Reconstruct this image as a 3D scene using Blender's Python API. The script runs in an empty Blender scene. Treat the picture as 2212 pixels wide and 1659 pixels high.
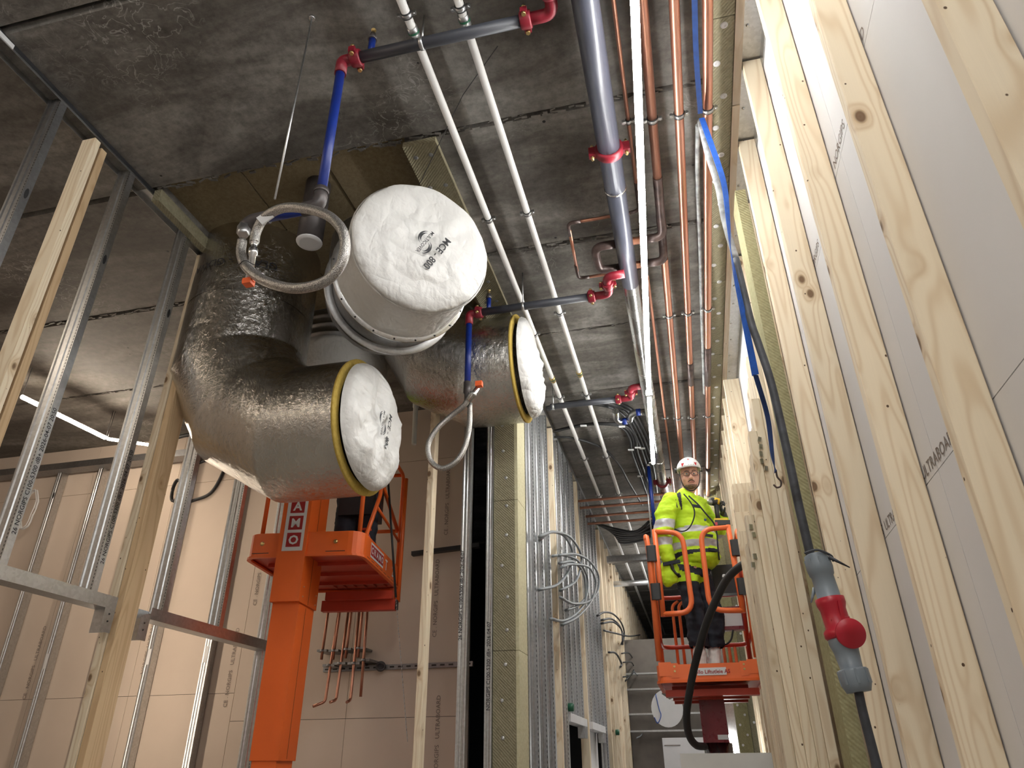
import bpy, math, random
from mathutils import Vector, Matrix, noise as mn
random.seed(7)
S = bpy.context.scene
COL = S.collection
C = 1.6            # eye height; all z below are written relative to the eye and lifted by C when linked
H = 3.53           # underside of the ceiling slab above the eye

# ------------------------------------------------------------------ camera, world, exposure
F, CX, CY = 1542.0, 1106.0, 829.5
_w = Vector((-0.49195911, 0.23110582, -0.06441303))
_R = Matrix.Rotation(_w.length, 3, _w.normalized())
MC = _R @ Matrix(((1, 0, 0), (0, 0, -1), (0, 1, 0)))      # world -> (right, down, forward)
MT = MC.transposed()
cd = bpy.data.cameras.new('camera')
cam = bpy.data.objects.new('camera', cd)
COL.objects.link(cam)
S.camera = cam
cd.sensor_width = 36.0
cd.lens = F / 2212 * 36.0
cd.clip_start = 0.05
cd.clip_end = 200
r_, d_, f_ = MT.col[0], MT.col[1], MT.col[2]
m = Matrix((( r_[0], -d_[0], -f_[0], 0), (r_[1], -d_[1], -f_[1], 0), (r_[2], -d_[2], -f_[2], C), (0, 0, 0, 1)))
cam.matrix_world = m
S.view_settings.view_transform = 'Standard'
S.view_settings.look = 'None'
S.view_settings.exposure = 0.3
S.view_settings.gamma = 1.0
S.view_settings.use_curve_mapping = False
W = bpy.data.worlds.new('world')
S.world = W
W.use_nodes = True
W.node_tree.nodes['Background'].inputs[0].default_value = (0.8, 0.85, 1, 1)
W.node_tree.nodes['Background'].inputs[1].default_value = 0.05
S.cycles.max_bounces = 8
S.cycles.diffuse_bounces = 3
S.cycles.use_adaptive_sampling = True
S.cycles.adaptive_threshold = 0.04
S.cycles.glossy_bounces = 4
S.cycles.use_denoising = True
S.cycles.sample_clamp_indirect = 6.0
LED_MAIN, LED_LEFT = 72.0, 78.0


def at(px, py, **k):
    """point where the sight line of a measured spot meets a plane X=, Y= or Z= (z relative to the eye)"""
    d = MT @ Vector(((px - CX) / F, (py - CY) / F, 1))
    (a, v), = k.items()
    i = 'XYZ'.index(a)
    return d * (v / d[i])


# ------------------------------------------------------------------ materials
class NT:
    def __init__(s, name):
        s.m = bpy.data.materials.new(name)
        s.m.use_nodes = True
        s.t = s.m.node_tree
        s.n = s.t.nodes
        s.b = s.n['Principled BSDF']

    def new(s, ty, **k):
        n = s.n.new(ty)
        for a, v in k.items():
            if a.startswith('i_'):
                n.inputs[a[2:].replace('_', ' ')].default_value = v
            else:
                setattr(n, a, v)
        return n

    def l(s, a, b):
        s.t.links.new(a, b)

    def coord(s, scale=(1, 1, 1), rand=True, kind='Object'):
        tc = s.new('ShaderNodeTexCoord')
        mp = s.new('ShaderNodeMapping')
        s.l(tc.outputs[kind], mp.inputs[0])
        mp.inputs['Scale'].default_value = scale
        if rand:
            oi = s.new('ShaderNodeObjectInfo')
            mu = s.new('ShaderNodeMath', operation='MULTIPLY')
            s.l(oi.outputs['Random'], mu.inputs[0])
            mu.inputs[1].default_value = 37.0
            cb = s.new('ShaderNodeCombineXYZ')
            for i in range(3):
                s.l(mu.outputs[0], cb.inputs[i])
            s.l(cb.outputs[0], mp.inputs['Location'])
        return mp.outputs[0]

    def noise(s, vec, scale=5, detail=4, rough=0.55, dist=0.0):
        n = s.new('ShaderNodeTexNoise')
        s.l(vec, n.inputs['Vector'])
        n.inputs['Scale'].default_value = scale
        n.inputs['Detail'].default_value = detail
        n.inputs['Roughness'].default_value = rough
        n.inputs['Distortion'].default_value = dist
        return n.outputs['Fac']

    def ramp(s, fac, stops):
        r = s.new('ShaderNodeValToRGB')
        e = r.color_ramp.elements
        while len(e) < len(stops):
            e.new(0.5)
        for q, (p, c) in zip(e, stops):
            q.position = p
            q.color = (*c, 1) if len(c) == 3 else c
        s.l(fac, r.inputs[0])
        return r.outputs[0]

    def math(s, op, a, b=None, c=None, clamp=False):
        n = s.new('ShaderNodeMath', operation=op, use_clamp=clamp)
        for i, v in enumerate((a, b, c)):
            if v is None:
                continue
            if isinstance(v, (int, float)):
                n.inputs[i].default_value = v
            else:
                s.l(v, n.inputs[i])
        return n.outputs[0]

    def mix(s, fac, a, b, mode='MIX'):
        n = s.new('ShaderNodeMix', data_type='RGBA', blend_type=mode)
        for i, v in ((0, fac), (6, a), (7, b)):
            if isinstance(v, (int, float)):
                n.inputs[i].default_value = v
            elif isinstance(v, tuple):
                n.inputs[i].default_value = (*v, 1) if len(v) == 3 else v
            else:
                s.l(v, n.inputs[i])
        return n.outputs[2]

    def bump(s, h, strength=0.3, dist=0.01):
        b = s.new('ShaderNodeBump')
        b.inputs['Strength'].default_value = strength
        b.inputs['Distance'].default_value = dist
        s.l(h, b.inputs['Height'])
        s.l(b.outputs[0], s.b.inputs['Normal'])

    def set(s, **k):
        for a, v in k.items():
            i = s.b.inputs[a.replace('_', ' ')]
            if isinstance(v, (int, float)):
                i.default_value = v
            elif isinstance(v, tuple):
                i.default_value = (*v, 1) if len(v) == 3 else v
            else:
                s.l(v, i)
        return s


def plain(name, c, rough=0.5, metal=0.0, var=0.12, scale=6.0, bump=0.0, bscale=60, coat=0.0):
    t = NT(name)
    v = t.coord()
    n = t.noise(v, scale, 5)
    lo = tuple(x * (1 - var) for x in c)
    hi = tuple(min(1, x * (1 + var)) for x in c)
    t.set(Base_Color=t.ramp(n, [(0.3, lo), (0.7, hi)]), Metallic=metal)
    n2 = t.noise(v, scale * 4, 3)
    t.set(Roughness=t.math('MULTIPLY_ADD', n2, rough * 0.2, rough * 0.9))
    if coat:
        t.set(Coat_Weight=coat, Coat_Roughness=0.15)
    if bump:
        t.bump(t.noise(v, bscale, 4), bump, 0.004)
    return t.m


def wood_mat(name, base, dark, sx=1.0, axis='z'):
    t = NT(name)
    def st(k):
        return {'z': (1, 1, k), 'y': (1, k, 1)}[axis]
    v = t.coord(st(0.075))
    vk = t.coord(st(0.6))
    vo = t.new('ShaderNodeTexVoronoi')
    vo.inputs['Scale'].default_value = 6.5
    t.l(vk, vo.inputs['Vector'])
    vd = vo.outputs['Distance']
    n = t.noise(v, 8.5, 1.0, 0.35)
    kn = t.math('POWER', t.math('SUBTRACT', 1.0, vd, clamp=True), 9.0)
    g = t.math('ADD', t.math('MULTIPLY', n, 11.0), t.math('MULTIPLY', kn, 5.0))
    w = t.math('SINE', t.math('MULTIPLY', g, 6.2832))
    w = t.math('MULTIPLY_ADD', w, 0.5, 0.5)
    w = t.math('POWER', w, 3.0)
    fine = t.noise(t.coord(st(0.02)), 140, 3, 0.7)
    big = t.noise(t.coord(st(0.2)), 5, 2)
    col = t.mix(t.math('MULTIPLY', w, 0.7), base, dark)
    col = t.mix(t.math('MULTIPLY', fine, 0.3), col, tuple(x * 0.72 for x in base))
    col = t.mix(t.math('MULTIPLY', big, 0.4), col, tuple(min(1, x * 1.2) for x in base))
    knot = t.ramp(vd, [(0.085, (1, 1, 1)), (0.125, (0, 0, 0))])
    halo = t.ramp(vd, [(0.10, (1, 1, 1)), (0.27, (0, 0, 0))])
    col = t.mix(t.math('MULTIPLY', halo, 0.55), col, (dark[0] * 0.8, dark[1] * 0.72, dark[2] * 0.6))
    col = t.mix(t.math('MULTIPLY', knot, 0.85), col, (0.12, 0.06, 0.03))
    vn = t.new('ShaderNodeTexVoronoi')
    vn.inputs['Scale'].default_value = 13
    t.l(t.coord(st(0.8)), vn.inputs['Vector'])
    col = t.mix(t.ramp(vn.outputs['Distance'], [(0.045, (1, 1, 1)), (0.06, (0, 0, 0))]), col, (0.10, 0.06, 0.035))
    oi = t.new('ShaderNodeObjectInfo')
    hv = t.new('ShaderNodeHueSaturation')
    t.l(t.math('MULTIPLY_ADD', oi.outputs['Random'], 0.22, 0.9), hv.inputs['Value'])
    t.l(col, hv.inputs['Color'])
    t.set(Base_Color=hv.outputs[0], Roughness=0.72, Specular_IOR_Level=0.25)
    t.bump(t.math('ADD', w, fine), 0.15, 0.002)
    return t.m


def concrete_mat(name, tint=(1, 1, 1), streak=(0.28, 1, 1)):
    t = NT(name)
    v = t.coord((1, 1, 1), rand=False)
    vs = t.coord(streak, rand=False)
    a = t.noise(vs, 2.4, 9, 0.66, 0.5)
    b = t.noise(v, 1.1, 4, 0.5, 0.3)
    c = t.noise(v, 17, 9, 0.74)
    base = t.ramp(a, [(0.30, (0.055, 0.047, 0.041)), (0.45, (0.14, 0.128, 0.115)), (0.56, (0.255, 0.240, 0.218)), (0.74, (0.41, 0.395, 0.37))])
    base = t.mix(t.math('MULTIPLY', t.ramp(b, [(0.35, (0, 0, 0)), (0.65, (1, 1, 1))]), 0.5), base, (0.085, 0.075, 0.066))
    base = t.mix(0.45, base, t.ramp(c, [(0.36, (0.12, 0.115, 0.11)), (0.60, (1, 1, 1))]), 'MULTIPLY')
    # lime runs: thin contour lines inside large patches
    e = t.noise(v, 9, 3, 0.5, 1.2)
    line = t.ramp(t.math('ABSOLUTE', t.math('SUBTRACT', e, 0.5)), [(0.0, (1, 1, 1)), (0.022, (0, 0, 0))])
    patch = t.ramp(t.noise(v, 0.9, 3, 0.6), [(0.55, (0, 0, 0)), (0.66, (1, 1, 1))])
    base = t.mix(t.math('MULTIPLY', t.math('MULTIPLY', line, patch), 0.6), base, (0.5, 0.49, 0.46))
    # pores
    vo = t.new('ShaderNodeTexVoronoi')
    vo.inputs['Scale'].default_value = 3.0
    t.l(v, vo.inputs['Vector'])
    hole = t.ramp(vo.outputs['Distance'], [(0.028, (1, 1, 1)), (0.036, (0, 0, 0))])
    base = t.mix(hole, base, (0.01, 0.01, 0.01))
    base = t.mix(1.0, base, tint, 'MULTIPLY')
    t.set(Base_Color=base, Roughness=t.math('MULTIPLY_ADD', a, 0.5, 0.3), Specular_IOR_Level=0.45)
    t.bump(t.math('ADD', t.math('MULTIPLY', c, 0.5), a), 0.35, 0.01)
    return t.m


def foil_mat():
    t = NT('crumpled_foil')
    v = t.coord()
    n1 = t.noise(t.coord((1, 1, 2.2)), 7, 5, 0.6, 0.4)
    rg = t.math('ABSOLUTE', t.math('SUBTRACT', t.noise(t.coord((1.6, 1.6, 1)), 19, 5, 0.6, 0.8), 0.5))
    n2 = t.noise(v, 85, 2, 0.5)
    n3 = t.noise(v, 3.2, 3, 0.5)
    patch = t.ramp(t.noise(v, 2.4, 3), [(0.4, (0.5, 0.5, 0.5)), (0.62, (1, 1, 1))])
    h = t.math('ADD', t.math('MULTIPLY', n1, 0.55), t.math('MULTIPLY', t.math('MULTIPLY', rg, patch), 1.3))
    h = t.math('ADD', h, t.math('MULTIPLY', n2, 0.05))
    t.set(Base_Color=t.ramp(n3, [(0.3, (0.52, 0.50, 0.47)), (0.7, (0.70, 0.68, 0.64))]), Metallic=1.0,
          Roughness=t.math('MULTIPLY_ADD', n3, 0.14, 0.13))
    t.bump(h, 0.38, 0.026)
    return t.m


def fabric_mat():
    t = NT('white_cover_fabric')
    v = t.coord()
    nv = t.new('ShaderNodeTexNoise')
    nv.inputs['Scale'].default_value = 2.5
    t.l(v, nv.inputs['Vector'])
    mx = t.mix(0.25, v, nv.outputs['Color'])
    vo2 = t.new('ShaderNodeTexVoronoi')
    vo2.inputs['Scale'].default_value = 6
    t.l(mx, vo2.inputs['Vector'])
    def ridge(vec, sc_, d_):
        return t.math('ABSOLUTE', t.math('SUBTRACT', t.noise(vec, sc_, d_, 0.5, 0.3), 0.5))
    h = t.math('MULTIPLY', ridge(t.coord((1, 0.5, 1.6)), 3.2, 2), 2.4)
    h = t.math('ADD', h, t.math('MULTIPLY', ridge(t.coord((1.5, 1, 0.7)), 7.5, 2), 1.3))
    h = t.math('ADD', h, t.math('MULTIPLY', ridge(v, 17, 3), 0.45))
    h = t.math('ADD', h, t.math('MULTIPLY', vo2.outputs['Distance'], 0.35))
    t.set(Base_Color=t.ramp(t.noise(v, 3, 3), [(0.3, (0.66, 0.65, 0.63)), (0.7, (0.76, 0.755, 0.74))]), Roughness=0.42, Specular_IOR_Level=0.5)
    t.bump(h, 0.6, 0.028)
    return t.m


def steel_mat(name='galvanised_steel', c=(0.62, 0.63, 0.64), rough=0.33):
    t = NT(name)
    v = t.coord()
    vo = t.new('ShaderNodeTexVoronoi')
    vo.inputs['Scale'].default_value = 60
    t.l(v, vo.inputs['Vector'])
    sp = t.ramp(vo.outputs['Color'], [(0.2, tuple(x * 0.82 for x in c)), (0.8, c)])
    n = t.noise(t.coord((1, 1, 0.15)), 5, 4)
    t.set(Base_Color=t.mix(0.3, sp, t.ramp(n, [(0.35, tuple(x * 0.7 for x in c)), (0.65, c)])), Metallic=1.0,
          Roughness=t.math('MULTIPLY_ADD', n, 0.2, rough - 0.08))
    t.bump(n, 0.08, 0.01)
    return t.m


def braid_mat():
    t = NT('braided_steel')
    v = t.coord(rand=False)
    ch = t.new('ShaderNodeTexVoronoi')
    ch.inputs['Scale'].default_value = 230
    t.l(v, ch.inputs['Vector'])
    t.set(Base_Color=t.ramp(ch.outputs['Distance'], [(0.2, (0.60, 0.58, 0.55)), (0.7, (0.27, 0.26, 0.25))]), Metallic=0.85, Roughness=0.36)
    t.bump(ch.outputs['Distance'], 0.5, 0.003)
    return t.m


def wool_mat(name, c1, c2, ribs=True, sc=(1, 1, 1)):
    t = NT(name)
    v = t.coord(sc, rand=False)
    n = t.noise(v, 38, 5, 0.75)
    n2 = t.noise(v, 2.2, 3)
    col = t.ramp(n, [(0.3, c1), (0.7, c2)])
    col = t.mix(t.math('MULTIPLY', n2, 0.4), col, tuple(x * 0.65 for x in c1))
    h = n
    if ribs:
        wv = t.new('ShaderNodeTexWave', wave_type='BANDS', bands_direction='DIAGONAL')
        wv.inputs['Scale'].default_value = 28
        wv.inputs['Distortion'].default_value = 1.5
        t.l(v, wv.inputs['Vector'])
        col = t.mix(t.math('MULTIPLY', wv.outputs['Fac'], 0.2), col, tuple(x * 0.5 for x in c1))
        h = t.math('ADD', n, t.math('MULTIPLY', wv.outputs['Fac'], 0.6))
    t.set(Base_Color=col, Roughness=0.95, Specular_IOR_Level=0.1)
    t.bump(h, 0.6, 0.008)
    return t.m


def gypsum_mat(name, c):
    t = NT(name)
    v = t.coord()
    n = t.noise(v, 2.0, 4)
    n2 = t.noise(v, 220, 2)
    col = t.ramp(n, [(0.3, tuple(x * 0.94 for x in c)), (0.7, c)])
    col = t.mix(t.math('MULTIPLY', n2, 0.12), col, tuple(x * 0.8 for x in c))
    t.set(Base_Color=col, Roughness=0.8, Specular_IOR_Level=0.2)
    return t.m


def copper_mat():
    t = NT('copper')
    v = t.coord((3, 0.5, 3))
    n = t.noise(v, 3.0, 4)
    t.set(Base_Color=t.ramp(n, [(0.3, (0.45, 0.205, 0.14)), (0.7, (0.62, 0.32, 0.225))]), Metallic=0.9,
          Roughness=t.math('MULTIPLY_ADD', n, 0.2, 0.24))
    return t.m


def emit_mat(name, c, s):
    t = NT(name)
    t.set(Base_Color=(0, 0, 0), Emission_Color=c, Emission_Strength=s)
    return t.m


M = {}
M['concrete'] = concrete_mat('concrete_slab')
M['floor'] = plain('concrete_floor', (0.33, 0.32, 0.30), 0.7, 0, 0.2, 2)
M['pine'] = wood_mat('pine', (0.80, 0.69, 0.52), (0.58, 0.42, 0.25))
M['pine_warm'] = wood_mat('pine_orange', (0.66, 0.48, 0.29), (0.48, 0.31, 0.17))
M['pine_y'] = wood_mat('pine_batten', (0.62, 0.52, 0.40), (0.5, 0.38, 0.25), axis='y')
M['steel'] = steel_mat()
M['steel_dark'] = steel_mat('dull_steel', (0.36, 0.36, 0.37), 0.42)
M['shiny'] = steel_mat('bright_steel', (0.72, 0.72, 0.71), 0.22)
M['foil'] = foil_mat()
M['fabric'] = fabric_mat()
M['gyps'] = gypsum_mat('gypsum_beige', (0.66, 0.55, 0.46))
M['gyps_w'] = gypsum_mat('gypsum_pale', (0.80, 0.785, 0.785))
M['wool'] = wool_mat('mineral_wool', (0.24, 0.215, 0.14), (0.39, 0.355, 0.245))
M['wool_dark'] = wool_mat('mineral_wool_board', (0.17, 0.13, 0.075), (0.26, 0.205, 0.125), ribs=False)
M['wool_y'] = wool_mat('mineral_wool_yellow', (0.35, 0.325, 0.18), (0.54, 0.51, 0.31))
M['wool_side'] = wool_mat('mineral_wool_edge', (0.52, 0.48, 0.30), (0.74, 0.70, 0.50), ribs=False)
M['yellow'] = wool_mat('yellow_insulation_edge', (0.55, 0.38, 0.08), (0.75, 0.56, 0.16), ribs=False)
M['copper'] = copper_mat()
M['copper_dark'] = plain('burnt_copper', (0.075, 0.05, 0.045), 0.38, 0.4, 0.5, 14)
M['red'] = plain('red_cast_iron', (0.21, 0.010, 0.022), 0.45, 0, 0.15, 8, 0.15, 70)
M['blue'] = plain('blue_pipe_paint', (0.004, 0.022, 0.19), 0.4, 0, 0.1)
M['grey_pipe'] = plain('grey_pipe_paint', (0.045, 0.048, 0.06), 0.45, 0, 0.15)
M['big_pipe'] = plain('slate_pipe', (0.055, 0.058, 0.078), 0.3, 0.0, 0.12, 4)
M['zinc_pipe'] = steel_mat('zinc_pipe', (0.42, 0.42, 0.41), 0.25)
M['white_pipe'] = plain('white_plastic_pipe', (0.78, 0.77, 0.75), 0.35, 0, 0.04)
M['iron'] = plain('dark_cast_fitting', (0.075, 0.065, 0.065), 0.42, 0.3, 0.2, 20)
M['rubber'] = plain('black_rubber', (0.018, 0.018, 0.02), 0.5, 0, 0.3)
M['rubber_dusty'] = plain('dusty_black_rubber', (0.045, 0.05, 0.062), 0.6, 0, 0.6, 14)
M['rubber_light'] = plain('chalky_cable', (0.30, 0.31, 0.31), 0.6, 0, 0.5, 16)
M['braid'] = braid_mat()
M['conduit'] = plain('grey_conduit', (0.19, 0.21, 0.225), 0.5, 0, 0.1)
M['orange'] = plain('orange_paint', (0.80, 0.135, 0.018), 0.42, 0, 0.06, 3, 0.08, 120)
M['orange_d'] = plain('orange_red_paint', (0.50, 0.045, 0.018), 0.45, 0, 0.15, 3)
M['orange_bright'] = plain('bright_orange_paint', (0.85, 0.17, 0.045), 0.4, 0, 0.06, 3)
M['maroon'] = plain('maroon_paint', (0.20, 0.012, 0.02), 0.28, 0, 0.15, 8)
M['sticker_red'] = plain('sticker_red', (0.36, 0.012, 0.016), 0.4)
M['sticker_white'] = plain('sticker_white', (0.72, 0.72, 0.73), 0.4, 0, 0.04)
M['ink'] = plain('black_ink', (0.015, 0.015, 0.02), 0.6)
M['ink_grey'] = plain('grey_ink', (0.22, 0.175, 0.15), 0.7)
M['black'] = plain('black_plastic', (0.02, 0.02, 0.022), 0.5)
M['brass'] = plain('brass', (0.62, 0.46, 0.2), 0.3, 0.9)
M['strap'] = plain('blue_webbing', (0.012, 0.10, 0.48), 0.7, 0, 0.2, 30, 0.3, 200)
M['strap_dark'] = plain('navy_webbing', (0.008, 0.035, 0.15), 0.7, 0, 0.2, 30)
M['cee_grey'] = plain('grey_connector_plastic', (0.20, 0.24, 0.28), 0.4, 0, 0.08)
M['cee_red'] = plain('red_connector_plastic', (0.44, 0.012, 0.03), 0.35, 0, 0.1)
M['hivis'] = plain('hi_vis_yellow', (0.50, 0.74, 0.015), 0.75, 0, 0.1, 9, 0.5, 22)
M['reflect'] = plain('reflective_tape', (0.50, 0.50, 0.52), 0.4, 0.1, 0.1)
M['navy'] = plain('black_workwear', (0.014, 0.016, 0.026), 0.85, 0, 0.3, 8, 0.5, 24)
M['skin'] = plain('skin', (0.62, 0.33, 0.24), 0.5, 0, 0.1, 20)
M['hair'] = plain('dark_stubble', (0.17, 0.105, 0.08), 0.9, 0, 0.3, 60)
M['lip'] = plain('lips', (0.42, 0.16, 0.13), 0.5)
M['eyew'] = plain('eye_white', (0.7, 0.68, 0.66), 0.2, 0, 0.02)
M['iris'] = plain('iris', (0.05, 0.07, 0.08), 0.2)
M['helmet'] = plain('helmet_white', (0.80, 0.79, 0.78), 0.3, 0, 0.03)
M['sock'] = plain('white_sock', (0.78, 0.76, 0.73), 0.9, 0, 0.06, 40, 0.4, 150)
M['tool_yellow'] = plain('tool_yellow', (0.80, 0.52, 0.03), 0.4)
M['white_board'] = plain('white_board', (0.80, 0.80, 0.82), 0.5, 0, 0.03)
M['panel_grey'] = plain('light_grey_panel', (0.62, 0.62, 0.60), 0.5, 0, 0.05)
M['led'] = emit_mat('led_tube_light', (1.0, 1.0, 0.97), LED_MAIN)
M['led_warm'] = emit_mat('led_tube_warm', (1.0, 0.84, 0.66), LED_LEFT)
M['led_soft'] = emit_mat('work_light_warm', (1.0, 0.84, 0.66), LED_LEFT * 0.3)  # only for the added upright tube in the left room
M['orange_plug'] = plain('orange_plug', (0.9, 0.14, 0.03), 0.5)
M['green'] = plain('green_box', (0.01, 0.10, 0.05), 0.4)
M['shade'] = plain('brown_grey_board', (0.17, 0.15, 0.13), 0.8)  # beige gypsum darkened: shade of the corridor end put into the colour
_g = NT('clear_glass')
_g.set(Base_Color=(1, 1, 1), Roughness=0.02, Transmission_Weight=1.0, IOR=1.1)
M['glass'] = _g.m


# ------------------------------------------------------------------ mesh building
def frame_of(d):
    d = d.normalized()
    a = Vector((0, 0, 1)) if abs(d.z) < 0.9 else Vector((1, 0, 0))
    u = d.cross(a).normalized()
    return u, d.cross(u).normalized()


class MB:
    def __init__(s):
        s.v, s.f, s.s = [], [], []

    def add(s, vs, fs, smooth=False):
        o = len(s.v)
        s.v += [Vector(v) for v in vs]
        s.f += [tuple(i + o for i in f) for f in fs]
        s.s += [smooth] * len(fs)
        return s

    def box(s, x0, x1, y0, y1, z0, z1):
        return s.obox(Vector(((x0 + x1) / 2, (y0 + y1) / 2, (z0 + z1) / 2)), (abs(x1 - x0) / 2, abs(y1 - y0) / 2, abs(z1 - z0) / 2))

    def obox(s, c, h, X=Vector((1, 0, 0)), Y=Vector((0, 1, 0)), Z=None):
        c, X, Y = Vector(c), Vector(X).normalized(), Vector(Y).normalized()
        Z = X.cross(Y) if Z is None else Vector(Z)
        vs = [c + X * h[0] * a + Y * h[1] * b + Z * h[2] * d for a in (-1, 1) for b in (-1, 1) for d in (-1, 1)]
        return s.add(vs, [(0, 1, 3, 2), (4, 6, 7, 5), (0, 4, 5, 1), (2, 3, 7, 6), (0, 2, 6, 4), (1, 5, 7, 3)])

    def prism(s, poly, o, U, V, N):
        """polygon (u,v) list at origin o, extruded along N"""
        o, U, V, N = Vector(o), Vector(U), Vector(V), Vector(N)
        n = len(poly)
        a = [o + U * p + V * q for p, q in poly]
        b = [x + N for x in a]
        fs = [tuple(range(n - 1, -1, -1)), tuple(range(n, 2 * n))] + [(i, (i + 1) % n, (i + 1) % n + n, i + n) for i in range(n)]
        return s.add(a + b, fs)

    def tube(s, pts, r, n=12, cap=True, smooth=True):
        pts = [Vector(p) for p in pts]
        rs = r if isinstance(r, (list, tuple)) else [r] * len(pts)
        o, vs, u = len(s.v), [], None
        L = len(pts)
        for i, p in enumerate(pts):
            a = (pts[i] - pts[i - 1]).normalized() if i else None
            b = (pts[i + 1] - pts[i]).normalized() if i < L - 1 else None
            d = ((a or b) + (b or a)).normalized()
            if u is None:
                u, _ = frame_of(d)
            u = (u - d * u.dot(d)).normalized()
            w = d.cross(u)
            k = 1.0
            if a and b:
                k = 1.0 / max(0.5, math.sqrt(max(0.0, (1 + a.dot(b)) / 2)))
                bn = (b - a)
            for j in range(n):
                t = 2 * math.pi * j / n
                q = u * math.cos(t) + w * math.sin(t)
                if k > 1.001:
                    bd = bn.normalized()
                    bd = (bd - d * bd.dot(d)).normalized()
                    q = q + bd * q.dot(bd) * (k - 1)
                vs.append(p + q * rs[i])
        fs = [(i * n + j, i * n + (j + 1) % n, (i + 1) * n + (j + 1) % n, (i + 1) * n + j) for i in range(L - 1) for j in range(n)]
        s.add(vs, fs, smooth)
        if cap:
            s.add([], [])
            s.f += [tuple(o + j for j in range(n - 1, -1, -1)), tuple(o + (L - 1) * n + j for j in range(n))]
            s.s += [False, False]
        return s

    def lathe(s, prof, o, ax, n=24, smooth=True, caps=True):
        """prof = list of (distance along ax, radius)"""
        o, ax = Vector(o), Vector(ax).normalized()
        u, w = frame_of(ax)
        vs = [o + ax * t + (u * math.cos(2 * math.pi * j / n) + w * math.sin(2 * math.pi * j / n)) * r for t, r in prof for j in range(n)]
        fs = [(i * n + j, (i + 1) * n + j, (i + 1) * n + (j + 1) % n, i * n + (j + 1) % n) for i in range(len(prof) - 1) for j in range(n)]
        b = len(s.v)
        s.add(vs, fs, smooth)
        if caps:
            L = len(prof)
            s.f += [tuple(b + j for j in range(n)), tuple(b + (L - 1) * n + j for j in range(n - 1, -1, -1))]
            s.s += [False, False]
        return s

    def cyl(s, a, b, r, n=16):
        a, b = Vector(a), Vector(b)
        return s.tube([a, b], r, n)

    def mesh(s, name, mat, base=Vector()):
        me = bpy.data.meshes.new(name)
        me.from_pydata([v - base for v in s.v], [], s.f)
        me.polygons.foreach_set('use_smooth', s.s)
        me.materials.append(mat if not isinstance(mat, str) else M[mat])
        me.update()
        return me


class Thing:
    """a top-level thing: an Empty at its base, parts below"""
    def __init__(s, name, label, cat, base, group=None, kind=None):
        s.base = Vector(base)
        o = s.o = bpy.data.objects.new(name, None)
        o.empty_display_size = 0.1
        COL.objects.link(o)
        o.location = s.base + Vector((0, 0, C))
        if label:
            o['label'] = label
        if cat:
            o['category'] = cat
        if group:
            o['group'] = group
        if kind:
            o['kind'] = kind

    def part(s, name, mb, mat, label=None, parent=None, kind=None):
        me = mb.mesh(name, mat, s.base) if isinstance(mb, MB) else mb
        o = bpy.data.objects.new(name, me)
        COL.objects.link(o)
        o.parent = parent or s.o
        if label:
            o['label'] = label
        if kind:
            o['kind'] = kind
        return o


def single(name, mb, mat, label, cat, group=None, kind=None, base=None):
    b = Vector(base) if base is not None else sum(mb.v, Vector()) / len(mb.v)
    if base is None:
        b.z = min(v.z for v in mb.v)
    o = bpy.data.objects.new(name, mb.mesh(name, mat, b))
    COL.objects.link(o)
    o.location = b + Vector((0, 0, C))
    if label:
        o['label'] = label
    if cat:
        o['category'] = cat
    if group:
        o['group'] = group
    if kind:
        o['kind'] = kind
    return o


def copy_tree(o, parent=None):
    c = o.copy()
    COL.objects.link(c)
    c.parent = parent
    for ch in [k for k in bpy.data.objects if k.parent == o]:
        copy_tree(ch, c)
    return c


def place(src, loc, label=None):
    c = copy_tree(src)
    c.location = Vector(loc) + Vector((0, 0, C))
    if label:
        c['label'] = label
    return c


def fillet(pts, r, n=6):
    pts = [Vector(p) for p in pts]
    out = [pts[0]]
    for i in range(1, len(pts) - 1):
        p, a, b = pts[i], pts[i - 1], pts[i + 1]
        u, w = (a - p).normalized(), (b - p).normalized()
        k = min(r, (a - p).length * 0.48, (b - p).length * 0.48)
        for j in range(n + 1):
            t = j / n
            out.append((p + u * k) * (1 - t) ** 2 + p * 2 * t * (1 - t) + (p + w * k) * t * t)
    out.append(pts[-1])
    return out


def spline(pts, n=8):
    pts = [Vector(p) for p in pts]
    P = [pts[0] * 2 - pts[1]] + pts + [pts[-1] * 2 - pts[-2]]
    out = []
    for i in range(1, len(P) - 2):
        a, b, c, d = P[i - 1:i + 3]
        for j in range(n):
            t = j / n
            out.append(0.5 * ((2 * b) + (c - a) * t + (2 * a - 5 * b + 4 * c - d) * t * t + (3 * b - a - 3 * c + d) * t ** 3))
    out.append(pts[-1])
    return out


_fonts = {}


def text_mb(txt, size, fn, bold=0.0, res=2):
    """lettering as thin mesh; fn maps (u, v) in metres to a point; text centred on u"""
    key = (txt, bold)
    if key not in _fonts:
        cu = bpy.data.curves.new('t', 'FONT')
        cu.body = txt
        cu.resolution_u = res
        cu.offset = bold
        ob = bpy.data.objects.new('t', cu)
        COL.objects.link(ob)
        dg = bpy.context.evaluated_depsgraph_get()
        me = bpy.data.meshes.new_from_object(ob.evaluated_get(dg))
        vs = [(v.co.x, v.co.y) for v in me.vertices]
        fs = [tuple(p.vertices) for p in me.polygons]
        bpy.data.objects.remove(ob)
        bpy.data.meshes.remove(me)
        xs = [v[0] for v in vs]
        c = (min(xs) + max(xs)) / 2
        _fonts[key] = ([(x - c, y - 0.33) for x, y in vs], fs)
    vs, fs = _fonts[key]
    mb = MB()
    mb.add([fn(x * size, y * size) for x, y in vs], fs)
    return mb


def flat(o, U, V):
    o, U, V = Vector(o), Vector(U).normalized(), Vector(V).normalized()
    return lambda u, v: o + U * u + V * v


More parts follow.
